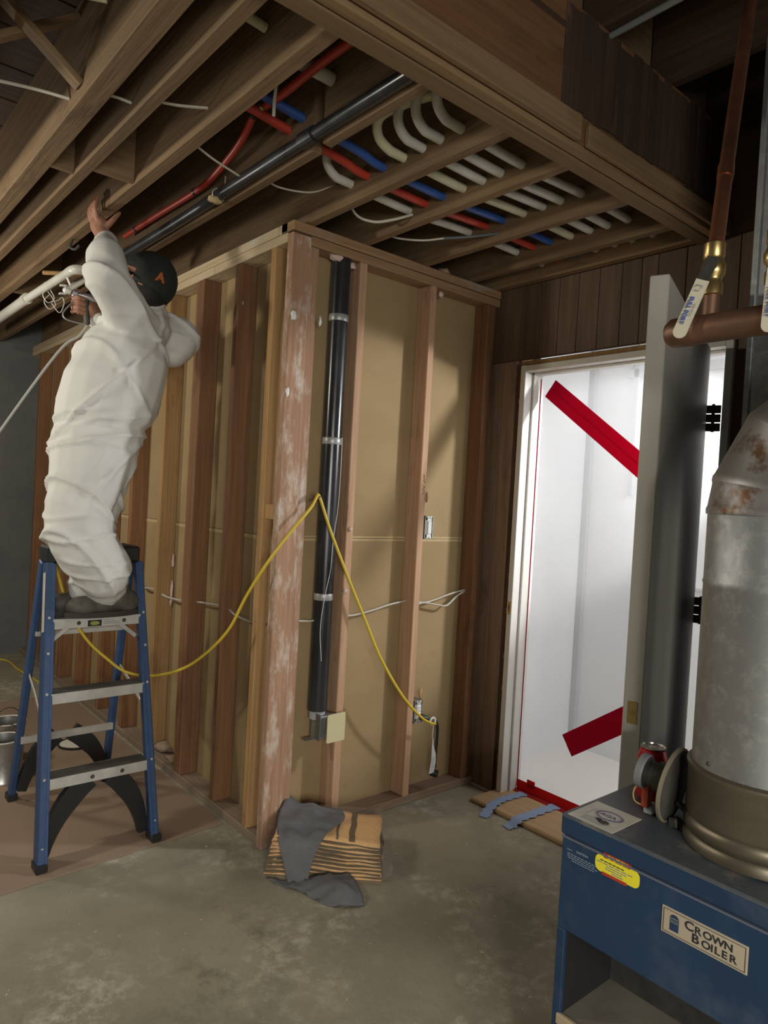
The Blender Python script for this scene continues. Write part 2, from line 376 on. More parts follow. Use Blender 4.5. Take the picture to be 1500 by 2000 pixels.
# ------------------------------------------------------------------ room shell
XL, YR, XP = 1.452, 2.36, 2.677           # stud wall planes and panelled wall plane
ZS, ZT = .038, 2.389                       # stud bottom, stud top
fl = box('floor', -2.7, 2.66, -2.3, 6.3, -.1, 0, concrete_m, bev=0); fl['kind'] = 'structure'
o = box('wall_far', -2.7, 2.8, 6.2, 6.35, 0, 3.2, block_m, bev=0); o['kind'] = 'structure'
o = box('wall_outer', -2.75, -2.6, -2.3, 6.3, 0, 3.2, block_m, bev=0); o['kind'] = 'structure'
wf = empty('wall_front', (0, -2.25, 0), kind='structure')
for nm, b in (('wall_section', (-2.7, -1.45, 0, 3.2)), ('wall_section', (.25, 2.7, 0, 3.2)), ('wall_section', (-1.45, .25, 0, .9)), ('wall_section', (-1.45, .25, 2.0, 3.2))):
    box(nm, b[0], b[1], -2.3, -2.18, b[2], b[3], block_m, wf, bev=0)

# ceiling: joists, blocking, deck
ce = empty('ceiling', (0, 2, 2.75), kind='structure')
JO = [(-.66, -.62), (-.36, -.32), (-.06, -.02), (.25, .29), (.578, .640), (.714, .755), (.892, .940), (1.512, 1.552), (1.792, 1.832), (2.135, 2.175), (2.440, 2.480)]
for a, b in JO: box('joist', a, b, 1.335, 6.2, 2.465, 2.75, joist_m, ce, bev=.003)
# the fourth joist is cut and rests in two pieces beside the black pipe
box('joist', 1.193, 1.229, 1.335, 1.800, 2.465, 2.75, joist_m, ce, bev=.003)
box('joist', 1.193, 1.229, 1.850, 6.2, 2.462, 2.75, joist_m, ce, bev=.003)
k = 0
for i in range(37):
    y = -2.2+i*.23
    if y < 1.1: continue
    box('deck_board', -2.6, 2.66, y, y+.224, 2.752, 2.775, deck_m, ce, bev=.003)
for i in range(16):
    y = -2.25+i*.23
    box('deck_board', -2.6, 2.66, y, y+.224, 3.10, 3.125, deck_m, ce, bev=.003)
for x in (-2.2, -1.8, -1.4, -1.0, -.6, -.2, .2, .6, 1.0, 1.4, 1.8, 2.2, 2.6):
    box('joist', x, x+.04, -2.2, 1.33, 2.845, 3.1, shaded_joist_m, ce, bev=.003)
# blocking between joists (lit strip on its lower edge)
box('blocking', .640, .714, 2.60, 2.62, 2.468, 2.75, joist_x, ce)
box('blocking', .755, .892, 2.52, 2.54, 2.468, 2.75, joist_x, ce)
box('blocking', .94, 1.193, 4.5, 4.54, 2.47, 2.75, joist_x, ce)
beam('cross_brace', (.29, 2.14, 2.50), (.578, 2.14, 2.71), .045, .018, joist_x, ce)
beam('cross_brace', (.29, 2.09, 2.71), (.578, 2.09, 2.50), .045, .018, joist_x, ce)
# rim on top of panelled wall
box('rim_board', 2.625, 2.665, 1.30, 6.2, 2.465, 2.62, joist_m, ce)

box('rim_board', -2.6, 2.66, 1.335, 1.37, 2.776, 3.1, joist_x, ce, bev=.003)
# the big beam with its ledger strips
be = empty('trim_1', (1.2, 1.3, 2.465), kind='structure')
box('beam_ply', -2.6, 2.66, 1.252, 1.298, 2.470, 2.845, beam_m, be, bev=.004)
box('beam_ply', -2.6, 2.66, 1.301, 1.333, 2.470, 2.845, beam_m, be, bev=.004)
box('ledger_strip', -2.6, 2.66, 1.296, 1.352, 2.452, 2.490, beam_low, be, bev=.003)
box('ledger_strip', -2.6, 2.66, 1.258, 1.293, 2.455, 2.490, beam_low, be, bev=.003)
box('facing_strip', -2.6, 1.70, 1.232, 1.252, 2.466, 2.535, beam_low, be, bev=.003)
box('facing_strip', 1.74, 2.66, 1.235, 1.252, 2.466, 2.53, beam_low, be, bev=.003)
random.seed(3)
x = 1.62
while x < 2.6:
    wd = random.uniform(.022, .055)
    box('scorched_slat', x, x+wd-.001, 1.2475+random.uniform(-.0015, .0015), 1.2535, 2.535+random.uniform(0, .02), 2.842-random.uniform(0, .02), beam_dark, be, bev=.001)
    x += wd

# ---- left stud wall (runs away along +Y)
wl = empty('wall_left', (XL, 4, 0), kind='structure')
box('sole_plate', XL, XL+.089, YR+.04, 6.2, 0, ZS, sole_y, wl, bev=.003)
box('top_plate', XL, XL+.089, YR+.04, 3.02, ZT, 2.426, plate_y, wl, bev=.003)
box('top_plate', XL, XL+.089, 3.024, 6.2, ZT, 2.426, plate_y, wl, bev=.003)
box('top_plate', XL, XL+.089, YR+.04, 2.47, 2.428, 2.465, plate_y, wl, bev=.003)
box('top_plate', XL, XL+.089, 2.474, 6.2, 2.428, 2.465, plate_y, wl, bev=.003)
YS = [(2.478, pale_stud_m), (2.775, stud_m), (3.118, stud_m), (3.158, stud_m), (3.500, pale_stud_m), (3.905, stud_m), (4.30, stud_m), (4.72, stud_m), (5.12, stud_m), (5.53, stud_m), (5.94, stud_m)]
for y, m in YS:
    box('stud', XL, XL+.089, y, y+.038, ZS, ZT, m, wl, bev=.003)
box('spacer_block', XL+.01, XL+.085, 2.402, 2.476, 1.30, 1.36, pale_stud_m, wl)
for y0, y1 in ((2.455, 3.60), (3.602, 4.80), (4.802, 6.2)):
    for z0, z1 in ((0.015, 1.2225), (1.2235, 2.41)):
        box('wallboard', XL+.0895, XL+.102, y0, y1, z0, z1, board_m, wl, bev=.0015)
    box('board_edge', XL+.0885, XL+.0895, y0, y1, 1.205, 1.2195, seam_m, wl, bev=0)
# tufts of insulation and small scraps caught on the studs
def tuft(p, s, parent, seed, m=fluff_m, stretch=(1, 1, 1)):
    bm = bmesh.new(); bmesh.ops.create_icosphere(bm, subdivisions=2, radius=1)
    for v in bm.verts:
        n = noise.noise(v.co*1.7+Vector((seed, 0, 0)))
        v.co = Vector((v.co.x*stretch[0], v.co.y*stretch[1], v.co.z*stretch[2]))*(s*(1+.7*n))
    return from_bm('fluff_tuft', bm, m, parent, True, p)
tuft((1.475, 2.80, 2.22), .028, wl, 1, stretch=(.5, .8, 1.6))
tuft((1.475, 2.803, 2.165), .02, wl, 2, stretch=(.4, .6, 1.5))
tuft((1.462, 2.50, 2.05), .012, wl, 3, stretch=(.4, .7, 3))
tuft((1.465, 3.14, 2.02), .010, wl, 5)
tuft((1.53, 3.49, .85), .02, wl, 6, stretch=(.4, .5, 3.4))
tuft((1.53, 3.49, 1.02), .014, wl, 16, stretch=(.4, .5, 3.0))
tuft((1.52, 3.46, .06), .05, wl, 7, m=hard_m, stretch=(.8, 1.2, .5))
tuft((1.50, 3.30, .05), .035, wl, 17, m=hard_m, stretch=(.9, 1.4, .4))
tuft((1.51, 3.62, .33), .035, wl, 18, m=hard_m, stretch=(.6, .7, 1.4))

# ---- right-hand stud wall (runs along +X), starts with the corner post
wb = empty('wall_back', (2.0, YR, 0), kind='structure')
box('corner_post', XL, XL+.0885, YR-.002, YR+.036, .0, 2.465-.076+.03, post_m, wb, bev=.003)
box('corner_post', XL+.0915, XL+.134, YR+.010, YR+.048, .038, ZT, post_m, wb, bev=.003)
box('sole_plate', XL+.09, XP-.005, YR, YR+.089, 0, ZS, sole_x, wb, bev=.003)
box('top_plate', XL+.09, XP-.005, YR, YR+.089, ZT, 2.426, plate_x, wb, bev=.003)
box('top_plate', XL, XP-.005, YR-.004, YR+.085, 2.428, 2.465, plate_x, wb, bev=.003)
for x, m in ((1.789, front_stud_m), (2.198, front_stud_m), (2.585, stud_m)):
    box('stud', x, x+.038, YR, YR+.089, ZS, ZT, m, wb, bev=.003)
box('stud', 2.625, 2.663, YR+.02, YR+.089, ZS, ZT, stud_m, wb, bev=.003)
for x0, x1 in ((XL+.102, XP-.006),):
    for z0, z1 in ((.015, 1.2245), (1.2255, 2.41)):
        box('wallboard', x0, x1, YR+.0895, YR+.102, z0, z1, board_m, wb, bev=.0015)
    box('board_edge', x0, x1, YR+.0885, YR+.0895, 1.2130, 1.2238, seam_m, wb, bev=0)
    box('board_edge', x0, x1, YR+.0885, YR+.0895, 1.2262, 1.2350, seam_m, wb, bev=0)
tuft((1.47, YR-.006, 2.10), .013, wb, 21, m=white_pl, stretch=(1, .4, 1.3))
tuft((1.462, YR-.006, 1.80), .010, wb, 22, m=white_pl, stretch=(.8, .4, 1.8))
tuft((1.60, YR, 2.10), .011, wb, 23, m=white_pl, stretch=(.6, .4, 1.8))
tuft((1.70, YR+.03, 2.385), .03, wb, 24, stretch=(1.6, .7, .6))
tuft((1.76, YR+.03, 2.37), .022, wb, 25, stretch=(1, .7, .8))
tuft((2.26, YR, 2.36), .014, wb, 26, stretch=(1, .6, 1.2))
tuft((2.24, YR-.003, 1.425), .011, wb, 27, m=pale_stud_m, stretch=(.7, .3, 2.2))
tuft((2.285, YR+.01, .505), .014, wb, 28, m=pale_stud_m, stretch=(.8, .3, 1.8))
tuft((1.807, YR-.003, 1.27), .009, wb, 29, m=fluff_m)
tuft((1.795, YR-.003, 1.01), .010, wb, 30, m=fluff_m)
tuft((2.33, YR+.06, 2.48), .03, wb, 31, m=seam_m)
# pencil marks on the second stud
pm = mat('pencil', (.05, .035, .03), .8)
zz = lambda z0: [(2.212+dx, YR-.001, z0-dz) for dx, dz in ((0, 0), (.010, .003), (.004, .012), (.012, .018), (.005, .026), (.014, .03), (.012, .036))]
tube('pencil_mark', zz(1.525), .0012, pm, wb, n=4, curve=False)
tube('pencil_mark', [(2.215, YR-.001, 1.475), (2.226, YR-.001, 1.472), (2.213, YR-.001, 1.458), (2.226, YR-.001, 1.448), (2.212, YR-.001, 1.435)], .0012, pm, wb, n=4, curve=False)

# ---- panelled wall with doorway
YD0, YD1, ZH = 1.225, 2.165, 2.050     # doorway inner faces, head height
wr = empty('wall_right', (XP, 1, 0), kind='structure')
SEAM = 2.112
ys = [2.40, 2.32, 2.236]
for a, b in zip(ys, ys[1:]): box('panel_strip', XP, XP+.008, b+.0015, a-.0015, 0, SEAM-.002, panel_lit_m, wr, bev=.0015)
ys = [2.40, 2.33, 2.227, 2.119, 2.01, 1.906, 1.80, 1.691, 1.60, 1.527, 1.407, 1.32, 1.20, 1.10, 1.0, .85, .7, .55, .4, .2, 0]
for a, b in zip(ys, ys[1:]):
    z0 = SEAM if b > 1.19 else 0
    box('panel_strip', XP, XP+.008, b+.0015, a-.0015, z0+.002, 2.468, panel_m, wr, bev=.0015)
box('panel_backing', XP+.009, XP+.02, YD1+.072, 2.47, 0, 2.9, panel_m, wr, bev=0)
box('panel_backing', XP+.009, XP+.02, -2.3, YD0-.06, 0, 3.2, panel_m, wr, bev=0)
box('panel_backing', XP+.009, XP+.02, YD0-.06, YD1+.072, SEAM, 3.2, panel_m, wr, bev=0)
box('panel_backing', XP+.009, XP+.02, 2.47, 6.2, 0, 2.9, panel_m, wr, bev=0)
box('rough_stud', XP+.02, XP+.10, YD1+.055, YD1+.093, 0, 2.2, stud_m, wr)
box('header_edge', XP-.004, XP+.10, YD0-.03, YD1+.035, ZH+.030, ZH+.052, pale_stud_m, wr)
for z in (.16, .50, .66, .88, 1.05, 1.9): box('shim', XP+.005, XP+.10, YD1+.032, YD1+.056, z, z+.028, pale_stud_m, wr)

dj = empty('trim_2', (XP, 1.7, 0), kind='structure')
box('jamb', XP-.018, XP+.128, YD1, YD1+.030, 0, ZH+.03, white_paint, dj)
box('jamb', XP-.018, XP+.128, YD0-.030, YD0, 0, ZH+.03, white_paint, dj)
box('jamb', XP-.018, XP+.128, YD0, YD1, ZH, ZH+.028, white_paint, dj)
box('door_stop', XP+.035, XP+.075, YD1-.012, YD1, 0, ZH, white_paint, dj)
box('door_stop', XP+.035, XP+.075, YD0, YD0+.012, 0, ZH, white_paint, dj)
box('door_stop', XP+.035, XP+.075, YD0, YD1, ZH-.012, ZH, white_paint, dj)
box('strike_plate', XP-.0195, XP-.017, YD1+.006, YD1+.024, .885, .945, brass_m, dj)
box('strike_hole', XP-.0200, XP-.0192, YD1+.011, YD1+.019, .90, .93, mat('rusty_brown', (.20, .09, .03), .7), dj, bev=0)
sill = box('trim_3', 2.50, XP+.13, YD0-.02, YD1+.05, 0, .022, sill_m, bev=.006); sill['kind'] = 'structure'

# room beyond the door, lined in white sheeting
wy = empty('wall_beyond', (3.6, 1.5, 0), kind='structure')
box('lining_panel', XP+.13, 3.63, 2.44, 2.46, 0, 2.5, sheet_white, wy, bev=0)
box('lining_panel', 3.61, 3.63, -.6, 2.44, 0, 2.5, sheet_white, wy, bev=0)
box('lining_panel', XP+.13, 3.63, -.62, -.6, 0, 2.5, sheet_white, wy, bev=0)
box('lining_panel', XP+.13, XP+.135, -.6, YD0-.06, 0, 2.5, sheet_white, wy, bev=0)
box('lining_panel', XP+.13, XP+.135, YD1+.03, 2.44, 0, 2.5, sheet_white, wy, bev=0)
box('corner_post', 3.585, 3.61, 2.40, 2.44, 0, 2.45, grey_line, wy)
box('rail', 3.585, 3.61, 1.35, 2.20, 2.16, 2.21, grey_line, wy)
box('rail', 3.585, 3.61, 1.3, 2.0, 1.02, 1.035, grey_line, wy)
box('rail', 3.585, 3.61, 2.12, 2.15, 1.5, 2.4, grey_line, wy)
o = box('floor_beyond', 2.665, 3.63, -.6, 2.46, -.1, .0, mat('pale_floor_sheet', (.74, .70, .65), .5), bev=0); o['kind'] = 'structure'
o = box('ceiling_beyond', XP+.13, 3.63, -.6, 2.46, 2.5, 2.52, sheet_white, bev=0); o['kind'] = 'structure'

# plastic sheet hung in the doorway, with red tape
ps = empty('plastic_sheet', (XP+.115, 1.7, .02), 'translucent white plastic sheet sealed over the doorway with red tape strips', 'plastic sheet')
XS = XP+.112
V, F = [], []; NY, NZ = 40, 60
for j in range(NZ+1):
    for i in range(NY+1):
        y = YD0+.004+(YD1-YD0-.008)*i/NY; z = .024+(ZH-.028)*j/NZ
        e = min(1, 8*min(i/NY, 1-i/NY))*min(1, 10*min(j/NZ, 1-j/NZ))
        V.append((XS+e*.006*(noise.noise(Vector((y*5, z*2.2, 1)))+.6*noise.noise(Vector((y*2+z*6, z*1, 4)))), y, z))
for j in range(NZ):
    for i in range(NY):
        a = j*(NY+1)+i; F.append((a, a+1, a+NY+2, a+NY+1))
mesh_obj('film', V, F, sheet_m, ps, True)
def strip(name, p, q, wd, m, parent, x=XS-.010, th=.001):
    # p, q are (y, z) ends on the sheet
    p = Vector((x, *p)); q = Vector((x, *q))
    return beam(name, p, q, wd, th, m, parent, upv=(-1, 0, 0), bev=0)
strip('tape_strip', (2.092, 2.000), (1.55, 1.592), .047, tape_red, ps)
strip('tape_strip', (2.120, 1.9625), (1.578, 1.5545), .047, tape_red, ps, x=XS-.0115)
strip('tape_strip', (1.905, .335), (1.56, .580), .052, tape_red, ps)
strip('tape_strip', (1.8755, .2935), (1.5305, .5385), .051, tape_red, ps, x=XS-.0115)
strip('tape_edge', (YD1-.003, .03), (YD1-.003, 2.03), .005, tape_red, ps)
strip('tape_floor_strip', (YD1-.004, .045), (YD0+.01, .042), .045, tape_floor, ps, x=XS-.012)
box('tape_floor_strip', XS-.055, XS-.010, YD0+.01, YD1-.004, .0225, .0245, tape_floor, ps, bev=0)
box('tape_tab', XS-.016, XS-.012, YD1-.11, YD1-.065, .05, .085, tape_floor, ps, bev=0)

# blue masking tape scraps on the sill
def scrap(label, pts, wd):
    P = catmull(pts, 6); V, F = [], []
    for i, p in enumerate(P):
        t = (P[min(i+1, len(P)-1)]-P[max(i-1, 0)]).normalized(); s = Vector((-t.y, t.x, 0)).normalized()
        wv = wd*(.5+.12*math.sin(i*1.7)); V += [p+s*wv, p-s*wv, p+s*wv+Vector((0, 0, .0012)), p-s*wv+Vector((0, 0, .0012))]
    n = len(P)
    for i in range(n-1):
        a = 4*i
        F += [(a, a+1, a+5, a+4), (a+2, a+6, a+7, a+3), (a, a+4, a+6, a+2), (a+1, a+3, a+7, a+5)]
    F += [(0, 2, 3, 1), (4*n-4, 4*n-3, 4*n-1, 4*n-2)]
    return tag(mesh_obj('masking_tape', V, F, tape_blue), label, 'masking tape')
scrap('crumpled strip of blue masking tape reaching from the door jamb to the floor', [(2.745, 2.09, .026), (2.66, 2.10, .026), (2.58, 2.10, .028), (2.51, 2.085, .03), (2.46, 2.075, .012), (2.42, 2.06, .004)], .045)
scrap('blue masking tape strip across the wooden sill nearest the boiler', [(2.76, 1.915, .026), (2.67, 1.925, .026), (2.58, 1.925, .027), (2.505, 1.93, .026), (2.46, 1.935, .006), (2.43, 1.94, .003)], .052)

# door leaf, swung into the room
dr = empty('door_1', (2.63, 1.255, 0), kind='structure')
A = Vector((1.743, 1.017, 0)); ang = math.radians(19); dv = Vector((math.cos(ang), math.sin(ang), 0)); nv = Vector((math.sin(ang), -math.cos(ang), 0))
DW, DT, DZ0, DZ1 = .945, .050, .015, 2.045
beam('leaf', A+nv*DT/2+Vector((0, 0, (DZ0+DZ1)/2)), A+dv*DW+nv*DT/2+Vector((0, 0, (DZ0+DZ1)/2)), DT, DZ1-DZ0, door_paint, dr, bev=.003)
def on_door(a, b, n0, n1, z0, z1, nm, m, p, bev=.001):
    return beam(nm, A+dv*a+nv*(n0+n1)/2+Vector((0, 0, (z0+z1)/2)), A+dv*b+nv*(n0+n1)/2+Vector((0, 0, (z0+z1)/2)), abs(n1-n0), z1-z0, m, p, bev=bev)
on_door(-.0015, .001, .012, .038, .84, .90, 'latch_plate', brass_m, dr)
lathe('latch_bolt', [(.0, -.004), (.0085, -.003), (.0085, .004)], A+nv*.025+Vector((0, 0, .87)), dv, brass_m, dr, 16)
for z in (.25, 1.0, 1.73):
    h0 = A+dv*(DW-.004)+nv*(DT-.004); h1 = Vector((XP-.012, YD0+.004, 0))
    hg = empty('hinge', (h0.x, h0.y, z), parent=dr)
    for k in range(3): beam('hinge_leaf', h0+Vector((0, 0, z+.016+.034*k)), h1+Vector((0, 0, z+.016+.034*k)), .004, .031, dark_steel, hg)
    lathe('hinge_pin', [(.006, 0), (.006, .105), (.0, .108)], (h0+h1)/2+Vector((0, 0, z-.002)), (0, 0, 1), dark_steel, hg, 12)

# ------------------------------------------------------------------ hardboard sheet on the floor
hb = tag(plate('hardboard_sheet', [(-1.4, 2.52), (.58, 2.577), (1.43, 2.640), (1.43, 4.85), (-1.4, 4.75)], .006, (0, 0, .0005), (1, 0, 0), (0, 1, 0), hard_m), 'brown hardboard sheet laid on the concrete floor under the ladder', 'floor sheet')
HB = .0065

# ------------------------------------------------------------------ step ladder
ld = empty('step_ladder', (.95, 3.0, HB), 'blue fibreglass step ladder with aluminium steps standing on the hardboard', 'ladder')
def lx(z, side): return (.722+.052*z/1.10) if side < 0 else (1.142-.020*z/1.10)
FY0, FY1, RY0, RY1 = 2.66, 2.915, 3.33, 2.99
def fy(z): return FY0+(FY1-FY0)*z/1.10
def ry(z): return RY0+(RY1-RY0)*z/1.10
def rxx(z, side): return (.775-.0*z) if side < 0 else (1.175-.055*z/1.1)
for s in (-1, 1):
    p, q = Vector((lx(0, s), fy(0), HB+.012)), Vector((lx(1.09, s), fy(1.09), 1.085))
    rail = empty('front_rail', p, parent=ld)
    beam('rail_web', p, q, .030 if s < 0 else .026, .055, ladder_blue, rail, upv=(0, -1, .2), bev=.004)
    beam('rail_flange', p+Vector((-.014*s, -.0265, 0)), q+Vector((-.014*s, -.0265, 0)), .012, .006, ladder_blue, rail, upv=(0, -1, .2))
    box('rubber_foot', p.x-.020, p.x+.020, p.y-.034, p.y+.034, HB, HB+.03, black_m, rail, bev=.004)
    for z in (.31, .605, .88, .08, .75): lathe('rivet', [(.0, -.0005), (.005, 0), (.005, .004)], (lx(z, s), fy(z)-.031, z+.005), (0, 1, 0), alu, rail, 10)
    p, q = Vector((rxx(0, s), ry(0), HB+.012)), Vector((rxx(1.09, s), ry(1.09), 1.085))
    rr = empty('rear_rail', p, parent=ld)
    beam('rail_web', p, q, .026, .042, ladder_blue, rr, upv=(0, 1, .2), bev=.004)
    box('rubber_foot', p.x-.02, p.x+.02, p.y-.028, p.y+.028, HB, HB+.03, black_m, rr, bev=.004)
# white instruction sticker on left rail
beam('sticker', Vector((lx(.82, -1)-.0165, fy(.82)-.008, .83)), Vector((lx(1.04, -1)-.0165, fy(1.04)-.008, 1.05)), .001, .030, label_white, ld, upv=(0, -1, .2), bev=0)
for i, z in enumerate((.31, .605, .875)):
    st = empty('step', (.94, fy(z), z), parent=ld)
    x0, x1 = lx(z, -1)+.014, lx(z, 1)-.012; y0 = fy(z)-.028
    box('tread', x0, x1, y0, y0+.085, z-.004, z+.002, tread_m, st, bev=.001)
    for kx in range(7):
        box('tread_rib', x0+.002, x1-.002, y0+.007+kx*.011, y0+.011+kx*.011, z+.0015, z+.0045, tread_m, st, bev=0)
    box('step_front', x0, x1, y0-.003, y0+.001, z-.036, z+.003, alu, st, bev=.0008)
    box('step_back', x0, x1, y0+.083, y0+.087, z-.03, z+.002, alu, st, bev=.0008)
    if i != 1:
        for t in (.28, .80) if i == 2 else (.42, .72):
            lathe('bolt_head', [(0, -.004), (.006, -.003), (.008, 0), (.008, .002)], (x0+t*(x1-x0), y0-.003, z-.017), (0, 1, 0), dark_steel, st, 12)
    for s, xx in ((-1, x0), (1, x1)):
        if i == 2: beam('step_brace', (xx-s*.0, y0+.04, z-.095), (xx-s*.075, y0+.04, z-.032), .016, .004, alu, st, upv=(0, 1, 0))
box('step_label', 0.905, .958, fy(.875)-.0325, fy(.875)-.0305, .842, .866, black_m, ld, bev=0)
plate('label_oval', [(.013*math.cos(a)*1.4, .008*math.sin(a)) for a in [2*PI*k/20 for k in range(20)]], .0005, (.9315, fy(.875)-.0326, .854), (1, 0, 0), (0, 0, 1), mat('yellow_green_mark', (.30, .30, .07), .5), ld)
for k in range(3): box('label_line', .966, 1.03-.012*k, fy(.875)-.0317, fy(.875)-.0312, .849+k*.007, .851+k*.007, grey_ink, ld, bev=0)
# rear bars
for z in (.30, .60):
    if z == .6: continue
    beam('rear_bar', (rxx(z, -1), ry(z)-.024, z), (rxx(z, 1), ry(z)-.024, z), .012, .032, alu, ld, upv=(0, 0, 1))
beam('rear_bar', (rxx(.78, -1), ry(.78)-.02, .78), (rxx(.78, 1), ry(.78)-.02, .78), .02, .02, alu, ld, upv=(0, 0, 1))
# arched black corner braces
def arch(x0, z0, x1, z1, y, nm, sg):
    P0, P1, P2 = Vector((x0, y, z0)), Vector((x0+(x1-x0)*.18, y, z0+(z1-z0)*.62)), Vector((x1, y, z1))
    pts = [P0*(1-t)**2+2*P1*t*(1-t)+P2*t*t for t in [i/9 for i in range(10)]]
    V, F = [], []
    for i, p in enumerate(pts):
        t = (pts[min(i+1, 9)]-pts[max(i-1, 0)]).normalized(); n = Vector((-t.z, 0, t.x))
        h = .018+.020*min(1, i/6)
        for a, b in ((-h, -.014), (h, -.014), (h, .014), (-h, .014)): V.append(p+n*a+Vector((0, b, 0)))
    for i in range(9):
        for k in range(4): F.append((4*i+k, 4*i+(k+1) % 4, 4*i+4+(k+1) % 4, 4*i+4+k))
    F += [(3, 2, 1, 0), (36, 37, 38, 39)]
    return mesh_obj(nm, V, F, black_m, ld)
arch(lx(0, -1)+.024, .025, lx(.3, -1)+.165, .285, fy(.15)+.024, 'corner_brace', 1)
arch(lx(0, 1)-.024, .025, lx(.3, 1)-.155, .285, fy(.15)+.024, 'corner_brace', -1)
arch(rxx(0, -1)+.025, .06, rxx(.3, -1)+.16, .285, ry(.15)-.01, 'corner_brace', 1)
arch(rxx(0, 1)-.025, .06, rxx(.3, 1)-.16, .285, ry(.15)-.01, 'corner_brace', -1)
# spreaders
for s in (-1, 1):
    m0 = Vector((lx(.50, s), fy(.50)+.03, .50)); m2 = Vector((rxx(.585, s), ry(.585)-.02, .60)); m1 = (m0+m2)/2+Vector((0, 0, .01))
    beam('spreader', m0, m1, .004, .018, alu, ld); beam('spreader', m1, m2, .004, .018, alu, ld)
# top cap
cap = empty('top_cap', (.945, 2.95, 1.10), parent=ld)
box('cap_body', .765, 1.128, 2.903, 3.025, 1.083, 1.150, black_m, cap, bev=.008)
box('cap_tray', .80, 1.095, 2.922, 3.0, 1.150, 1.156, dark_steel, cap, bev=.003)

# ------------------------------------------------------------------ worker
def capsule(bm, p, rp, q, rq, n=14, rings=5):
    p, q = Vector(p), Vector(q); d = q-p; L = max(d.length, 1e-6); x, y, z = frame(d)
    prof = [(rp*math.cos(a), -rp*math.sin(a)) for a in [PI/2*(1-i/rings) for i in range(rings+1)]]
    prof += [(rq*math.cos(a), L+rq*math.sin(a)) for a in [PI/2*i/rings for i in range(rings+1)]]
    prev = None
    for i, (r, h) in enumerate(prof):
        if r < 1e-5: ring = [bm.verts.new(p+z*h)]
        else: ring = [bm.verts.new(p+z*h+r*(math.cos(2*PI*k/n)*x+math.sin(2*PI*k/n)*y)) for k in range(n)]
        if prev:
            for k in range(n):
                a, b = prev[k % len(prev)], prev[(k+1) % len(prev)]; c, e = ring[(k+1) % len(ring)], ring[k % len(ring)]
                vs = [];
                for v in (a, b, c, e):
                    if v not in vs: vs.append(v)
                if len(vs) >= 3: bm.faces.new(vs)
        prev = ring
def ellip(bm, c, rad, axes=None, n=20):
    res = bmesh.ops.create_uvsphere(bm, u_segments=n, v_segments=n//2+2, radius=1)
    ax = axes or (Vector((1, 0, 0)), Vector((0, 1, 0)), Vector((0, 0, 1)))
    for v in res['verts']:
        co_ = v.co.copy(); v.co = Vector(c)+ax[0]*co_.x*rad[0]+ax[1]*co_.y*rad[1]+ax[2]*co_.z*rad[2]
def remesh(name, bm, vox, m, parent, smooth_it=4, fac=.5, disp=None):
    bmesh.ops.recalc_face_normals(bm, faces=bm.faces)
    me = bpy.data.meshes.new(name); bm.to_mesh(me); bm.free()
    o = bpy.data.objects.new(name, me); COL.objects.link(o)
    md = o.modifiers.new('r', 'REMESH'); md.mode = 'VOXEL'; md.voxel_size = vox
    if smooth_it:
        sm = o.modifiers.new('s', 'SMOOTH'); sm.factor = fac; sm.iterations = smooth_it
    dg = bpy.context.evaluated_depsgraph_get(); nm = bpy.data.meshes.new_from_object(o.evaluated_get(dg))
    bpy.data.objects.remove(o); bpy.data.meshes.remove(me)
    nm.name = name; nm.materials.clear(); nm.materials.append(m)
    if disp:
        n = len(nm.vertices); cs = np.empty(n*3); ns = np.empty(n*3); nm.vertices.foreach_get('co', cs); nm.vertices.foreach_get('normal', ns)
        cs = cs.reshape(-1, 3); ns = ns.reshape(-1, 3)
        d = np.array([disp(Vector(c)) for c in cs]); cs += ns*d[:, None]; nm.vertices.foreach_set('co', cs.ravel())
    nm.polygons.foreach_set('use_smooth', [True]*len(nm.polygons)); nm.update()
    o = bpy.data.objects.new(name, nm); COL.objects.link(o)
    return par(o, parent)

pw = empty('person', (.97, 2.85, .88), 'worker in white hooded coverall and black cap standing on ladder, arms raised to joist', 'person')
Vv = Vector
J = dict(ankL=Vv((.970, 2.845, .952)), ankR=Vv((.905, 2.918, .945)), knL=Vv((.81, 2.775, 1.256)), knR=Vv((.865, 2.86, 1.25)),
         hipL=Vv((.909, 2.80, 1.531)), hipR=Vv((.969, 2.92, 1.528)), pel=Vv((.927, 2.86, 1.554)), waist=Vv((.934, 2.865, 1.656)), chest=Vv((.99, 2.87, 1.878)),
         neck=Vv((1.105, 2.89, 2.09)), head=Vv((1.085, 2.895, 2.232)),
         shL=Vv((1.025, 2.82, 2.031)), elL=Vv((.875, 2.69, 2.155)), wrL=Vv((.893, 2.83, 2.352)),
         shR=Vv((1.175, 2.96, 2.062)), elR=Vv((1.265, 2.99, 2.035)), wrR=Vv((.955, 3.07, 2.083)))
# body: skin, one continuous mesh, hidden under the suit except for hands, neck and head
bm = bmesh.new()
C = lambda a, ra, b, rb: capsule(bm, J[a] if isinstance(a, str) else a, ra, J[b] if isinstance(b, str) else b, rb, 12, 4)
C('hipL', .075, 'knL', .052); capsule(bm, J['knL'], .05, Vv((.925, 2.79, 1.08)), .046, 12, 4); capsule(bm, Vv((.925, 2.79, 1.08)), .046, J['ankL'], .034, 12, 4); C('hipR', .075, 'knR', .052); capsule(bm, J['knR'], .05, Vv((.89, 2.835, 1.11)), .044, 12, 4); capsule(bm, Vv((.89, 2.835, 1.11)), .044, J['ankR'], .034, 12, 4)
C('pel', .115, 'waist', .105); C('waist', .105, 'chest', .125); C('chest', .12, 'neck', .055)
C('chest', .09, 'shL', .055); C('chest', .09, 'shR', .055); C('shL', .05, 'elL', .038); C('elL', .036, 'wrL', .027); C('shR', .05, 'elR', .038); C('elR', .036, 'wrR', .026)
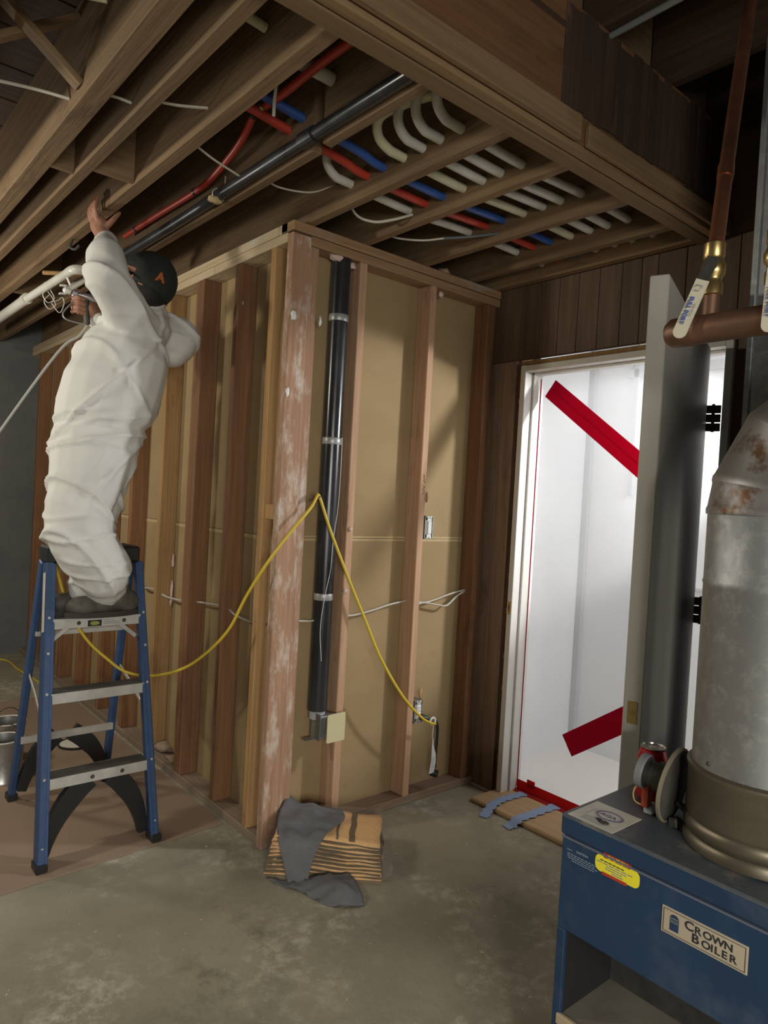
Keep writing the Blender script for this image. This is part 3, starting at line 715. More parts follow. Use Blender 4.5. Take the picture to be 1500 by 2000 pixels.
C('neck', .055, 'head', .056)
fw = Vector((-.84, .34, .42)).normalized(); sd = Vector((0, 0, 1)).cross(fw).normalized(); upv = fw.cross(sd)   # sd = wearer's left
hd = J['head']
ellip(bm, hd+upv*.012, (.098, .076, .112), (fw, sd, upv))
ellip(bm, hd+fw*.045-upv*.055, (.052, .055, .055), (fw, sd, upv))           # jaw and chin
ellip(bm, hd+fw*.100-upv*.012, (.018, .012, .026), (fw, sd, upv), 12)       # nose
ellip(bm, hd+fw*.088-upv*.048, (.012, .024, .008), (fw, sd, upv), 12)       # lips
ellip(bm, hd+fw*.086+upv*.026, (.012, .05, .010), (fw, sd, upv), 12)        # brow
for s in (1, -1): ellip(bm, hd+sd*s*.077-fw*.005-upv*.012, (.022, .010, .032), (fw, sd, upv), 12)
# left hand gripping the joist from below: palm, four fingers up one side, thumb on the other
wl_, pal = J['wrL'], Vv((.885, 2.862, 2.405))
capsule(bm, wl_, .027, pal, .034, 12, 4); ellip(bm, pal, (.030, .042, .040))
for k_, (dy, L1, L2, L3) in enumerate(((-.030, .042, .028, .020), (-.009, .046, .031, .022), (.012, .043, .029, .021), (.032, .034, .023, .017))):
    b0 = pal+Vv((-.018, dy, .018)); b1 = b0+Vv((-.010, dy*.1, L1*.8)); b2 = b1+Vv((.002, 0, L2)); b3 = b2+Vv((.008, 0, L3))
    capsule(bm, b0, .0095, b1, .0088, 8, 3); capsule(bm, b1, .0088, b2, .0080, 8, 3); capsule(bm, b2, .0080, b3, .0068, 8, 3)
t0 = pal+Vv((.014, -.030, -.012)); t1 = t0+Vv((.022, -.012, .030)); t2 = t1+Vv((.016, .002, .024)); t3 = t2+Vv((.012, .004, .016))
capsule(bm, t0, .014, t1, .0115, 8, 3); capsule(bm, t1, .0115, t2, .0098, 8, 3); capsule(bm, t2, .0098, t3, .0078, 8, 3)
# right hand round the spray gun grip
pr = Vv((.928, 3.065, 2.125)); capsule(bm, J['wrR'], .026, pr, .032, 12, 4); ellip(bm, pr, (.034, .030, .042))
for dz, L1, L2 in ((.030, .036, .028), (.010, .038, .030), (-.010, .036, .028), (-.029, .030, .022)):
    b0 = pr+Vv((-.020, -.018, dz)); b1 = b0+Vv((-.034, -.006, .004)); b2 = b1+Vv((-.016, .022, 0)); b3 = b2+Vv((.006, .018, 0))
    capsule(bm, b0, .0095, b1, .0088, 8, 3); capsule(bm, b1, .0088, b2, .008, 8, 3); capsule(bm, b2, .008, b3, .007, 8, 3)
b0 = pr+Vv((-.002, .012, .034)); b1 = b0+Vv((-.022, .012, .028)); b2 = b1+Vv((-.026, .002, .010))
capsule(bm, b0, .013, b1, .0105, 8, 3); capsule(bm, b1, .0105, b2, .0085, 8, 3)
body = remesh('body', bm, .0042, skin_m, pw, 2, .5)
for s in (1, -1):
    e = lathe('eye', [(0, -.010), (.007, -.007), (.010, 0), (.007, .007), (0, .010)], hd+fw*.082+sd*s*.030+upv*.010, fw, white_pl, pw, 12)

# coverall
bm = bmesh.new()
CH = {
    'nearleg': [(Vv((.970, 2.845, .956)), .054), (Vv((.968, 2.830, 1.013)), .090), (Vv((.938, 2.790, 1.070)), .112), (Vv((.872, 2.768, 1.146)), .116), (Vv((.826, 2.775, 1.243)), .120), (Vv((.836, 2.790, 1.321)), .124), (Vv((.863, 2.800, 1.410)), .137), (Vv((.894, 2.830, 1.511)), .155)],
    'farleg': [(Vv((.905, 2.918, .951)), .047), (Vv((.900, 2.885, 1.030)), .066), (Vv((.890, 2.832, 1.110)), .070), (Vv((.898, 2.865, 1.245)), .100), (Vv((.935, 2.915, 1.350)), .112), (Vv((.970, 2.920, 1.497)), .120)],
    'torso': [(Vv((0.901, 2.850, 1.511)), 0.160), (Vv((0.915, 2.860, 1.569)), 0.167), (Vv((0.919, 2.860, 1.618)), 0.167), (Vv((0.937, 2.860, 1.686)), 0.182), (Vv((0.964, 2.865, 1.778)), 0.192), (Vv((0.998, 2.870, 1.879)), 0.181), (Vv((1.038, 2.880, 1.984)), 0.141), (Vv((1.106, 2.890, 2.057)), 0.097), (Vv((1.140, 2.900, 2.112)), 0.064)],
    'armL': [(Vv((1.026, 2.820, 2.027)), 0.102), (Vv((0.945, 2.740, 2.100)), 0.084), (Vv((0.871, 2.690, 2.160)), 0.079), (Vv((0.881, 2.750, 2.261)), 0.067), (Vv((0.895, 2.820, 2.343)), 0.037)],
    'armR': [(Vv((1.178, 2.960, 2.060)), 0.096), (Vv((1.265, 2.990, 2.047)), 0.108), (Vv((1.253, 2.990, 2.007)), 0.090)],
    'foreR': [(Vv((1.246, 3.000, 2.034)), 0.099), (Vv((1.124, 3.040, 2.061)), 0.084), (Vv((1.015, 3.070, 2.049)), 0.059), (Vv((0.965, 3.070, 2.073)), 0.037)],
}
for chn in CH.values():
    for (a, ra), (b, rb) in zip(chn, chn[1:]): capsule(bm, a, ra, b, rb, 16, 5)
capsule(bm, J['neck'], .072, J['neck']+Vv((.004, .004, .045)), .066, 14, 4)
def crease(n, w): return math.exp(-(n/w)**2)
def wrinkle(c):
    d1 = Vector((.62, .1, .78)).normalized(); d2 = Vector((-.66, .2, .72)).normalized()
    k = c.z*.6
    a = noise.noise(Vector((c.dot(d1)*5.2, c.dot(d2)*1.3+k, c.y*2.0)))
    b = noise.noise(Vector((c.dot(d2)*4.6+9, c.dot(d1)*1.3-k, c.y*2.0+4)))
    e = noise.noise(Vector((c.z*15, c.x*4+5, c.y*4)))
    low = max(0.0, min(1.0, (c.z-.96)/.06))
    joint = crease(c.z-1.22, .10)+crease(c.z-1.62, .08)+crease(c.z-1.03, .07)+.6*crease(c.z-2.10, .10)
    g = noise.noise(c*4.2)
    el = crease(c.z-1.625, .016)*.012 if c.x < 1.15 else 0
    return (.012*crease(a, .055)+.010*crease(b, .05)-.005*crease(a-.2, .13)-.004*crease(b+.2, .13)+.010*joint*(crease(e, .14)-.4)+.008*g)*(.3+.7*low)-el
suit = remesh('coverall', bm, .0085, suit_m, pw, 4, .5, wrinkle)
# cap with brim, strap and badge
bm = bmesh.new()
res = bmesh.ops.create_uvsphere(bm, u_segments=28, v_segments=16, radius=1)
bmesh.ops.delete(bm, geom=[v for v in bm.verts if v.co.z < -.42 or (v.co.x > .45 and v.co.z < -.05)], context='VERTS')
for v in bm.verts: v.co = hd+upv*.022-fw*.008+fw*v.co.x*.112+sd*v.co.y*.090+upv*v.co.z*.118
crown = from_bm('cap_crown', bm, cap_m, pw, True)
so = crown.modifiers.new('t', 'SOLIDIFY'); so.thickness = .003
V, F = [], []
for i in range(13):
    a = -1.15+2.3*i/12
    for rr_, dz in ((.094, -.005), (.185-.05*abs(a)**2*.6, -.016-.02*abs(a))):
        V.append(hd+fw*rr_*math.cos(a)+sd*rr_*.82*math.sin(a)+upv*(.005+dz))
n0 = len(V); V += [v+upv*.004 for v in V]
for i in range(12):
    a = 2*i; F += [(a, a+1, a+3, a+2), (n0+a, n0+a+2, n0+a+3, n0+a+1), (a+1, n0+a+1, n0+a+3, a+3), (a, a+2, n0+a+2, n0+a)]
mesh_obj('cap_brim', V, F, cap_m, crown, True)
bm = bmesh.new(); ellip(bm, hd-upv*.030-fw*.022, (.088, .088, .090), (fw, sd, upv)); ellip(bm, hd-upv*.105-fw*.035, (.070, .070, .06), (fw, sd, upv))
from_bm('hair', bm, mat('black_hair', (.012, .010, .009), .7), pw, True)
bc0 = hd+upv*.022-fw*.008; bd = Vv((.10, -1, -.02)).normalized(); bl = Vv((bd.dot(fw)/.112, bd.dot(sd)/.090, bd.dot(upv)/.118)).length
bx_ = Vv((.97, .09, -.16)).normalized(); bz_ = bd.cross(bx_); bz_ = bz_ if bz_.z > 0 else -bz_
text('cap_badge', 'A', .052, logo_m, bc0+bd*(1/bl+.002)-bx_*.016-bz_*.018, bx_, bz_, pw, ext=.004, bold=.002)
# shoes
def shoe(c, yawd, name='shoe'):
    r = empty(name, c, parent=pw)
    fx = Vector((math.cos(yawd), math.sin(yawd), 0)); sx = Vector((-fx.y, fx.x, 0)); uz = Vector((0, 0, 1)); c = Vector(c)
    bm = bmesh.new()
    ellip(bm, c+fx*.085+uz*.042, (.072, .047, .040), (fx, sx, uz)); ellip(bm, c+fx*.01+uz*.050, (.09, .044, .048), (fx, sx, uz)); ellip(bm, c-fx*.07+uz*.052, (.062, .042, .055), (fx, sx, uz))
    capsule(bm, c-fx*.045+uz*.06, .05, c-fx*.045+uz*.105, .047, 12, 4)
    for v in bm.verts: v.co.z = max(v.co.z, c.z+.016)
    remesh('upper', bm, .006, shoe_m, r, 4)
    pts = []
    for k in range(24):
        a = 2*PI*k/24; L_ = .158 if math.cos(a) > 0 else .135; wv = .050*(1-.14*max(0, -math.cos(a)))
        pts.append((L_*math.cos(a), wv*math.sin(a)*(1-.12*math.cos(a)**4)))
    plate('sole', pts, .022, c, fx, sx, sole_m, r)
    for k in range(4):
        q = c+fx*(.045-.022*k)+uz*(.083+.007*k); tube('lace', [q+sx*.022, q+uz*.008, q-sx*.022], .0025, black_m, r, n=6)
    q = c+fx*.02+uz*.105
    tube('lace', [q, q+sx*.02+fx*.02+uz*.012, q+sx*.032+fx*.03-uz*.005, q+sx*.015+fx*.012], .0022, black_m, r, n=6)
shoe((.975, 2.842, .8798), PI+.03); shoe((.925, 2.930, .8798), PI-.06)

# spray gun and its hose
gg = empty('spray_gun', (.86, 3.03, 2.10), 'grey paint spray gun with wire trigger guard held in worker lowered hand', 'spray gun')
g0 = Vv((.905, 3.05, 2.142))
tube('grip', [g0+Vv((.002, 0, .012)), g0+Vv((.004, 0, -.03)), g0+Vv((.010, 0, -.085))], [.014, .013, .012], dark_steel, gg, n=12)
lathe('gun_body', [(.012, -.05), (.016, -.045), (.018, 0), (.014, .03), (.010, .05), (.016, .055), (.016, .07), (.008, .075)], g0+Vv((.02, 0, .024)), (-1, .1, .12), gun_m, gg, 16)
lathe('spray_tip', [(.011, 0), (.013, .006), (.013, .022), (.006, .03)], g0+Vv((-.058, .008, .034)), (-1, .1, .12), white_pl, gg, 14)
beam('tip_guard', g0+Vv((-.075, .008, .054)), g0+Vv((-.100, .01, .052)), .02, .006, white_pl, gg); beam('tip_guard', g0+Vv((-.075, .008, .022)), g0+Vv((-.102, .01, .018)), .02, .006, white_pl, gg)
beam('tip_guard', g0+Vv((-.06, .008, .06)), g0+Vv((-.075, .008, .09)), .012, .006, white_pl, gg)
tube('trigger_guard', [g0+Vv((-.035, .004, .012)), g0+Vv((-.072, .004, -.035)), g0+Vv((-.085, .004, -.062)), g0+Vv((-.068, .003, -.082)), g0+Vv((.008, 0, -.088))], .0035, gun_m, gg, n=8)
tube('trigger', [g0+Vv((-.018, .002, .012)), g0+Vv((-.034, .002, -.022)), g0+Vv((-.026, .002, -.05))], .004, gun_m, gg, n=8)
tag(tube('spray_hose', [(.915, 3.05, 2.052), (.890, 3.07, 2.005), (.84, 3.12, 1.955), (.735, 3.20, 1.76), (.56, 3.28, 1.42), (.40, 3.32, 1.10), (.2, 3.4, .7), (-.1, 3.5, .1), (-.4, 3.5, .016)], .006, hose_m, n=8), 'grey paint hose running down from the spray gun past the worker', 'hose')

# ------------------------------------------------------------------ ceiling pipes
PX = [(2.078, pex_white, 'white pipe through the joists farthest from the beam, next to the red one'), (1.985, pex_red, 'red pipe through the joists beside the blue pipe'), (1.895, pex_blue, 'blue pipe through the joists beside the red pipe'),
      (1.792, pex_cream, 'cream pipe through the joists next to the blue pipe'), (1.700, pex_white, 'white pipe through the joists next to the cream pipe'), (1.620, pex_white, 'white pipe through the joists, second from the big beam'), (1.530, pex_white, 'white pipe through the joists closest to the big beam')]
for y, m, lab in PX:
    r = .0158 if m not in (pex_red, pex_blue) else .0145
    z = 2.533
    line = [(1.50, y, z), (1.8, y-.005, z-.012), (2.15, y+.002, z+.006), (2.46, y, z+.003), (2.66, y, z)]
    if m in (pex_red, pex_blue):
        pts = [(1.03, y+.02, 2.60), (1.2, y+.01, 2.575), (1.40, y, 2.55)]+line
        if m is pex_blue: pts = [(.94, y+.06, 2.63), (1.1, y+.03, 2.60), (1.40, y, 2.55)]+line
    else:
        h = .9 if y < 1.75 else 1
        pts = [(1.455, y-.12*h, 2.735), (1.415, y-.075*h, 2.69), (1.388, y-.035, 2.63), (1.395, y-.008, 2.575), (1.435, y, 2.54)]+line
        if m is pex_cream: pts = [(1.47, 1.36, 2.60), (1.43, 1.5, 2.605), (1.39, 1.66, 2.61), (1.37, 1.75, 2.595), (1.395, 1.786, 2.56), (1.445, y, 2.537)]+line
    tag(tube('ceiling_pipe', pts, r, m, n=12, seg=7), lab, 'pipe')
rp = empty('heating_pipe', (1.1, 2.2, 2.58), 'red pipe with brass tee running along the joist bay beside the black pipe', 'pipe')
tube('pipe_run', [(1.10, 1.36, 2.60), (1.085, 1.6, 2.60), (1.09, 1.86, 2.60), (1.095, 1.98, 2.61)], .013, pex_red, rp, n=12)
tube('pipe_run', [(1.085, 2.03, 2.60), (1.12, 2.2, 2.57), (1.150, 2.45, 2.55), (1.158, 2.62, 2.548), (1.155, 3.0, 2.555), (1.155, 3.35, 2.56)], .0125, pex_red, rp, n=12)
lathe('crimp_ring', [(.0145, 0), (.0145, .014)], (1.157, 2.60, 2.5485), (0, 1, 0), black_m, rp, 14)
lathe('crimp_ring', [(.0145, 0), (.0145, .014)], (1.155, 3.2, 2.558), (0, 1, 0), black_m, rp, 14)
lathe('tee_fitting', [(.015, 0), (.017, .004), (.017, .03), (.015, .034)], (1.091, 1.985, 2.612), (-.05, .9, -.2), brass_m, rp, 14)
lathe('crimp_ring', [(.0155, 0), (.0155, .012)], (1.085, 2.03, 2.602), (.15, .9, -.15), black_m, rp, 14)
bp = empty('drain_pipe', (1.165, 2.5, 2.46), 'black drain pipe hung along the ceiling beside the notched joist', 'pipe')
tube('pipe_run', [(1.168, 1.36, 2.487), (1.167, 2.0, 2.486), (1.164, 2.8, 2.478), (1.150, 3.35, 2.468)], .0205, abs_m, bp, n=16)
lathe('coupling', [(.0245, 0), (.0245, .07)], (1.167, 1.80, 2.4865), (0, 1, 0), abs_m, bp, 18)
tube('white_pipe_end', [(1.150, 3.34, 2.468), (1.145, 3.7, 2.466), (1.14, 4.2, 2.465)], .0185, pvc_m, bp, n=14)
tube('hanger_strap', [(1.164+.0235*math.cos(a), 2.42, 2.482+.0235*math.sin(a)) for a in [2*PI*k/14 for k in range(15)]]+[(1.188, 2.42, 2.56)], .003, alu, bp, n=6, curve=False)
tuft((1.15, 2.42, 2.462), .022, bp, 44, m=seam_m, stretch=(1.3, .8, .6))
pv = empty('waste_pipe', (.97, 4.2, 2.42), 'white drain pipe slung beneath the joists left of the worker', 'pipe')
tube('pipe_run', [(.968, 5.6, 2.40), (.967, 4.35, 2.40)], .027, pvc_m, pv, n=16, curve=False)
tube('pipe_run', [(.967, 4.4, 2.40), (.985, 3.58, 2.402)], .0205, pvc_m, pv, n=16, curve=False)
lathe('coupling', [(.030, 0), (.030, .06)], (.967, 4.30, 2.40), (0, 1, 0), pvc_m, pv, 18)
tube('elbow', [(.985, 3.60, 2.402), (.990, 3.54, 2.403), (1.02, 3.52, 2.405), (1.10, 3.52, 2.41), (1.25, 3.53, 2.43)], .0225, pvc_m, pv, n=14)
for k, (dx, dz) in enumerate(((0, 0), (.01, -.012))):
    c = Vv((.98+.02*k, 3.93+.05*k, 2.36-.02*k))
    tube('hanger_wire', [c+Vv((-.02, 0, .055)), c+Vv((.015, .01, .02)), c+Vv((.03, .0, -.02)), c+Vv((.0, 0, -.045)), c+Vv((-.025, 0, -.01)), c+Vv((.0, .01, .03))], .0022, white_pl, pv, n=6)
c = Vv((1.01, 3.86, 2.31))
tube('hanger_wire', [c+Vv((-.03, 0, -.005)), c+Vv((0, 0, .01)), c+Vv((.02, 0, .03)), c+Vv((.03, 0, .0)), c+Vv((.01, 0, -.05)), c+Vv((-.03, 0, -.01))], .0022, white_pl, pv, n=6)
tag(tube('support_stick', [(.945, 3.9, 2.453), (1.2, 3.66, 2.453)], .011, pale_stud_m, n=8), 'slim wooden stick bridging the joists above the white drain pipe', 'stick')
tag(tube('pipe_stub', [(.292, 1.86, 2.545), (.43, 1.785, 2.545), (.53, 1.735, 2.545)], .016, pex_cream, n=12), 'pale pipe stub showing at the top left corner of the ceiling', 'pipe')
tag(tube('pipe_stub', [(.94, 1.77, 2.64), (1.05, 1.76, 2.64), (1.19, 1.76, 2.64)], .02, pvc_m, n=12), 'short white pipe crossing the bay behind the red pipe', 'pipe')
tag(tube('pipe_stub', [(.755, 1.63, 2.60), (.83, 1.63, 2.595), (.89, 1.63, 2.59)], .013, pex_cream, n=12), 'short pale pipe showing between the second and third joists', 'pipe')
tag(tube('conduit', [(1.832, 1.245, 2.826), (1.825, .93, 2.826), (1.83, .4, 2.826)], .010, mat('grey_conduit', (.20, .20, .19), .5), n=12), 'thin grey conduit in the dark bay above the copper pipe', 'conduit')
def cable(lab, pts, r=.0032, m=nm_m, cat='cable', name='cable'): return tag(tube(name, pts, r, m, n=8, flat=1.7), lab, cat)
cable('white cable dangling above the brass tee of the red pipe', [(1.05, 1.78, 2.70), (1.05, 1.83, 2.64), (1.055, 1.855, 2.57), (1.06, 1.865, 2.52)])
cable('white cable stretched straight across the bay to the black pipe', [(.942, 2.18, 2.515), (1.04, 2.21, 2.50), (1.148, 2.235, 2.49)], .0028)
cable('short white cable hanging right of the black pipe', [(1.232, 2.23, 2.52), (1.30, 2.23, 2.50), (1.42, 2.20, 2.51), (1.51, 2.18, 2.56)], .0028)
cable('white cable drooping above the top plate by the corner post', [(1.552, 2.18, 2.60), (1.62, 2.20, 2.50), (1.68, 2.16, 2.47), (1.73, 2.10, 2.475), (1.79, 2.05, 2.50)])
gc = empty('ceiling_cable', (2.0, 2.1, 2.49), 'dark grey cable with white end strung across the last joist bays', 'cable')
tube('white_end', [(1.832, 2.28, 2.515), (1.87, 2.25, 2.485), (1.94, 2.16, 2.47), (2.0, 2.09, 2.478)], .004, nm_m, gc, n=8)
tube('grey_run', [(2.0, 2.09, 2.478), (2.10, 1.98, 2.49), (2.19, 1.83, 2.505), (2.24, 1.68, 2.515), (2.28, 1.50, 2.52), (2.30, 1.36, 2.535)], .005, nm_grey, gc, n=8)
cable('thin cable looping from the brace over the first joist', [(.30, 2.40, 2.56), (.40, 2.33, 2.545), (.50, 2.24, 2.52), (.578, 2.18, 2.50)], .004)
cable('cable piece between the first and second joists', [(.64, 2.10, 2.51), (.68, 2.08, 2.505), (.714, 2.07, 2.50)], .0035)
cable('cable piece between the second and third joists', [(.755, 2.02, 2.505), (.82, 1.99, 2.505), (.892, 1.95, 2.51)], .0035)
for k, (y, z) in enumerate(((2.98, 2.425),)):
    tag(tube('ceiling_hook', [(.91, 3.30, 2.465), (.905, 3.30, 2.43), (.92, 3.28, 2.42), (.93, 3.26, 2.435)], .006, dark_steel, n=8), 'small dark hook under the third joist left of raised hand', 'hook')

# ------------------------------------------------------------------ cables in the stud walls
cable('white cable threaded through the left wall studs at knee height', [(1.49, 5.2, .86), (1.49, 4.4, .87), (1.50, 3.95, .865), (1.495, 3.80, .845), (1.49, 3.62, .86), (1.485, 3.46, .845), (1.49, 3.30, .848), (1.50, 3.16, .86), (1.50, 3.02, .874), (1.49, 2.82, .888), (1.49, 2.725, .868), (1.49, 2.60, .862), (1.50, 2.50, .872), (1.52, 2.44, .88)], .0045)
cable('white cable between corner post and black vent pipe', [(1.61, YR+.06, .885), (1.67, YR+.055, .882), (1.735, YR+.055, .887)], .0045)
cable('white cable spanning the middle bay of the right stud wall', [(1.828, YR+.05, .895), (1.90, YR+.055, .892), (2.0, YR+.06, .905), (2.10, YR+.06, .925), (2.198, YR+.055, .94)], .0045)
cable('upper white cable of the pair beside the wall switch', [(2.236, YR+.05, .935), (2.32, YR+.055, .925), (2.40, YR+.06, .935), (2.50, YR+.055, .96), (2.585, YR+.05, .975)], .004)
cable('lower white cable of the pair beside the wall switch', [(2.236, YR+.05, .905), (2.30, YR+.05, .925), (2.40, YR+.045, .91), (2.46, YR+.045, .905), (2.53, YR+.05, .945), (2.585, YR+.05, .968)], .004)

# black vent pipe standing in the stud bay
vp = empty('vent_pipe', (1.72, YR+.05, .5), 'glossy black pipe standing in the stud bay beside the corner post', 'pipe')
tube('pipe_run', [(1.722, YR+.045, .505), (1.722, YR+.045, 2.45)], .040, abs_m, vp, n=28, curve=False)
for z in (.97, 1.62, 2.13): lathe('tape_band', [(.0405, 0), (.0412, .001), (.0412, .027), (.0405, .028)], (1.722, YR+.045, z), (0, 0, 1), mat('silver_tape', (.34, .34, .33), .4, .3), vp, 24)
tube('thin_wire', [(1.745, YR+.004, 1.65), (1.744, YR+.001, 1.5), (1.738, YR-.001, 1.35), (1.725, YR+.002, 1.22), (1.72, YR+.002, 1.1), (1.70, YR+.006, .98), (1.69, YR+.01, .85), (1.70, YR+.004, .72)], .0012, white_pl, vp, n=6)
tube('grey_sleeve', [(1.722, YR+.045, .470), (1.722, YR+.045, .535)], .034, mat('grey_sleeve', (.30, .30, .31), .45), vp, n=20, curve=False)
# junction box with ivory cover
jb = empty('junction_box', (1.74, YR, .40), 'steel junction box with ivory cover plate under the black pipe', 'electrical box')
box('box_body', 1.70, 1.788, YR-.010, YR+.055, .395, .49, galv, jb)
box('bracket', 1.655, 1.70, YR+.02, YR+.05, .388, .393, galv, jb, bev=.0005)
box('bracket', 1.699, 1.703, YR-.012, YR+.05, .39, .498, galv, jb, bev=.0005)
plate('cover_plate', rrect(.086, .118, .006), .006, (1.722, YR-.028, .383), (1, -.10, .06), (0, 0, 1), beige_pl, jb)
lathe('cover_screw', [(0, -.0015), (.003, 0), (.003, .002)], (1.777, YR-.0352, .40), (0, 1, 0), alu, jb, 10)
# switch and outlet in bare metal boxes
def device(nm, x, z, lab, cat, outlet):
    d = empty(nm, (x, YR, z), lab, cat)
    box('box_shell', x, x+.004, YR-.006, YR+.06, z-.052, z+.052, galv, d, bev=.0005)
    box('box_shell', x+.048, x+.052, YR-.006, YR+.06, z-.052, z+.052, galv, d, bev=.0005)
    box('box_shell', x, x+.052, YR-.006, YR+.06, z+.048, z+.052, galv, d, bev=.0005)
    box('box_shell', x, x+.052, YR-.006, YR+.06, z-.052, z-.048, galv, d, bev=.0005)
    box('box_back', x+.004, x+.048, YR+.055, YR+.06, z-.048, z+.048, black_m, d, bev=0)
    box('device_body', x+.011, x+.044, YR-.004, YR+.035, z-.034, z+.034, white_pl, d, bev=.002)
    for s in (-1, 1):
        for dx in (.019, .036): lathe('mounting_ear', [(0, -.003), (.006, -.002), (.0075, 0), (.0075, .003)], (x+dx, YR-.005, z+s*.046), (0, 1, 0), alu, d, 12)
        box('yoke', x+.014, x+.041, YR-.006, YR-.003, z+s*.038-.006, z+s*.038+.006, alu, d, bev=.0005)
    if outlet:
        for dz in (.017, -.017):
            box('socket_face', x+.014, x+.041, YR-.009, YR-.004, z+dz-.014, z+dz+.014, white_pl, d, bev=.002)
            for dx in (.022, .032): box('slot', x+dx, x+dx+.002, YR-.0095, YR-.0088, z+dz-.002, z+dz+.007, black_m, d, bev=0)
            lathe('ground_hole', [(.0022, 0), (.0022, .0008)], (x+.0275, YR-.0095, z+dz-.008), (0, 1, 0), black_m, d, 8)
    else:
        box('rocker', x+.016, x+.039, YR-.011, YR-.004, z-.030, z+.030, white_pl, d, bev=.003)
    return d
device('light_switch', 2.237, 1.285, 'white rocker switch in bare metal box on the middle stud', 'switch', False)
device('wall_outlet', 2.237, .425, 'white duplex outlet in bare metal box low on the stud', 'outlet', True)

# yellow extension cord with plug and tag
ec = empty('extension_cord', (1.9, 2.3, .4), 'yellow extension cord plugged into the outlet and looped over the corner post', 'cord')
tube('cord', [(2.328, YR-.055, .372), (2.29, YR-.07, .385), (2.22, YR-.07, .425), (2.10, YR-.065, .54), (1.97, YR-.055, .72), (1.88, YR-.045, .89), (1.78, YR-.035, 1.08), (1.69, YR-.02, 1.27), (1.645, YR-.012, 1.38),
     (1.628, YR-.012, 1.408), (1.612, YR-.025, 1.40), (1.58, YR-.035, 1.355), (1.50, YR-.04, 1.27), (1.42, YR+.0, 1.14), (1.38, 2.44, 1.00), (1.35, 2.52, .85), (1.31, 2.64, .73), (1.26, 2.76, .645), (1.20, 2.92, .592), (1.12, 2.98, .605), (1.05, 3.0, .66), (.96, 3.02, .755), (.88, 3.02, .90), (.83, 3.02, 1.06), (.825, 3.05, 1.10), (.85, 3.12, 1.04), (1.0, 3.75, .74), (1.17, 4.35, .46), (1.24, 4.6, .27), (1.30, 4.75, .10), (1.36, 4.98, .0085), (1.34, 5.3, .0085), (1.31, 5.6, .0085), (1.28, 5.95, .0085), (1.0, 6.05, .0085)], .0063, cord_m, ec, n=10)
lathe('plug', [(.012, 0), (.014, .006), (.014, .03), (.009, .048)], (2.268, YR-.012, .405), (.85, -.55, -.35), black_m, ec, 14)
tube('plug_loop', [(2.316+.016*math.cos(a), YR-.05, .385+.016*math.sin(a)) for a in [2*PI*k/12 for k in range(13)]], .005, white_pl, ec, n=8)
tg = plate('paper_tag', [(0, 0), (.028, .004), (.034, .05), (.030, .09), (.012, .135), (.008, .168), (.004, .168), (.004, .12), (.006, .06)], .0006, (2.303, YR-.058, .142), (1, -.1, 0), (.04, 0, 1), mat('white_tag', (.72, .72, .72), .5), ec)
for k in range(8): beam('tag_line', (2.312-.0006*k*0, YR-.0600, .152+.009*k), (2.330, YR-.0617, .153+.009*k), .002, .0003, grey_ink, tg, upv=(0, -1, 0), bev=0)
tube('tag_string', [(2.318, YR-.055, .37), (2.312, YR-.058, .335), (2.311, YR-.058, .31)], .002, white_pl, ec, n=6)
bs = empty('strap', (2.37, YR-.03, .25), 'black rubber strap hanging below the outlet with a rolled end', 'strap')
V, F = [], []
pts = [(2.345, YR-.04, .375), (2.365, YR-.035, .34), (2.370, YR-.03, .28), (2.366, YR-.03, .2), (2.368, YR-.03, .15)]
V, F = sweep(catmull(pts, 6), .013, 10, flat=.25); mesh_obj('band', V, F, black_m, bs, True)
lathe('rolled_end', [(.0, 0), (.018, 0), (.018, .034), (.010, .036), (0, .03)], (2.356, YR-.015, .128), (.55, -.8, -.2), black_m, bs, 18)
tag(tube('bent_nail', [(1.600, YR+.004, 1.385), (1.603, YR-.020, 1.387), (1.618, YR-.024, 1.393), (1.632, YR-.022, 1.400)], .0035, mat('rusty_iron', (.16, .07, .035), .8), n=8), 'rusty bent hook in the corner post carrying the yellow cord', 'hook')

# ------------------------------------------------------------------ paint buckets and lid
def bucket(loc, lab, ang, h=.19, r=.083):
    b = empty('paint_bucket', loc, lab, 'bucket', 'paint buckets by the ladder'); x, y, z = loc
    lathe('can_wall', [(r, 0), (r, .006), (r-.002, .010), (r-.002, h-.012), (r+.002, h-.006), (r+.003, h), (r-.006, h), (r-.007, h-.01), (r-.006, .02), (0, .018)], loc, (0, 0, 1), steel_can, b, 36)
    lathe('paint_left', [(r-.008, .10), (0, .10)], loc, (0, 0, 1), paint_in, b, 30)
    lathe('rim', [(r-.006, h-.001), (r+.003, h-.001), (r+.004, h+.003), (r-.003, h+.004), (r-.006, h+.001)], loc, (0, 0, 1), paint_in, b, 36, ends=False)
    for a in (ang, ang+PI): lathe('ear', [(.014, 0), (.012, .004), (.004, .006)], (x+r*math.cos(a), y+r*math.sin(a), z+h-.035), (math.cos(a), math.sin(a), 0), steel_can, b, 12)
    pts = []
    for k in range(13):
        t = PI*k/12; s = (r+.008)*math.cos(t)
        pts.append((x+s*math.cos(ang), y+s*math.sin(ang)+.015*math.sin(t), z+h-.035+.095*math.sin(t)))
    tube('wire_handle', pts, .002, dark_steel, b, n=6)
bucket((.79, 3.58, HB), 'open tin paint bucket nearest the ladder foot at left edge', .3)
bucket((.855, 3.82, HB), 'open tin paint bucket with raised wire handle, behind the first', .5, h=.195)
ll = empty('bucket_lid', (1.19, 3.86, HB), 'paint bucket lid lying on the hardboard behind the ladder', 'lid')
lathe('lid_disc', [(.086, 0), (.090, .004), (.090, .010), (.083, .012), (.080, .008), (0, .007)], (1.20, 3.86, HB), (0, 0, 1), black_m, ll, 32)
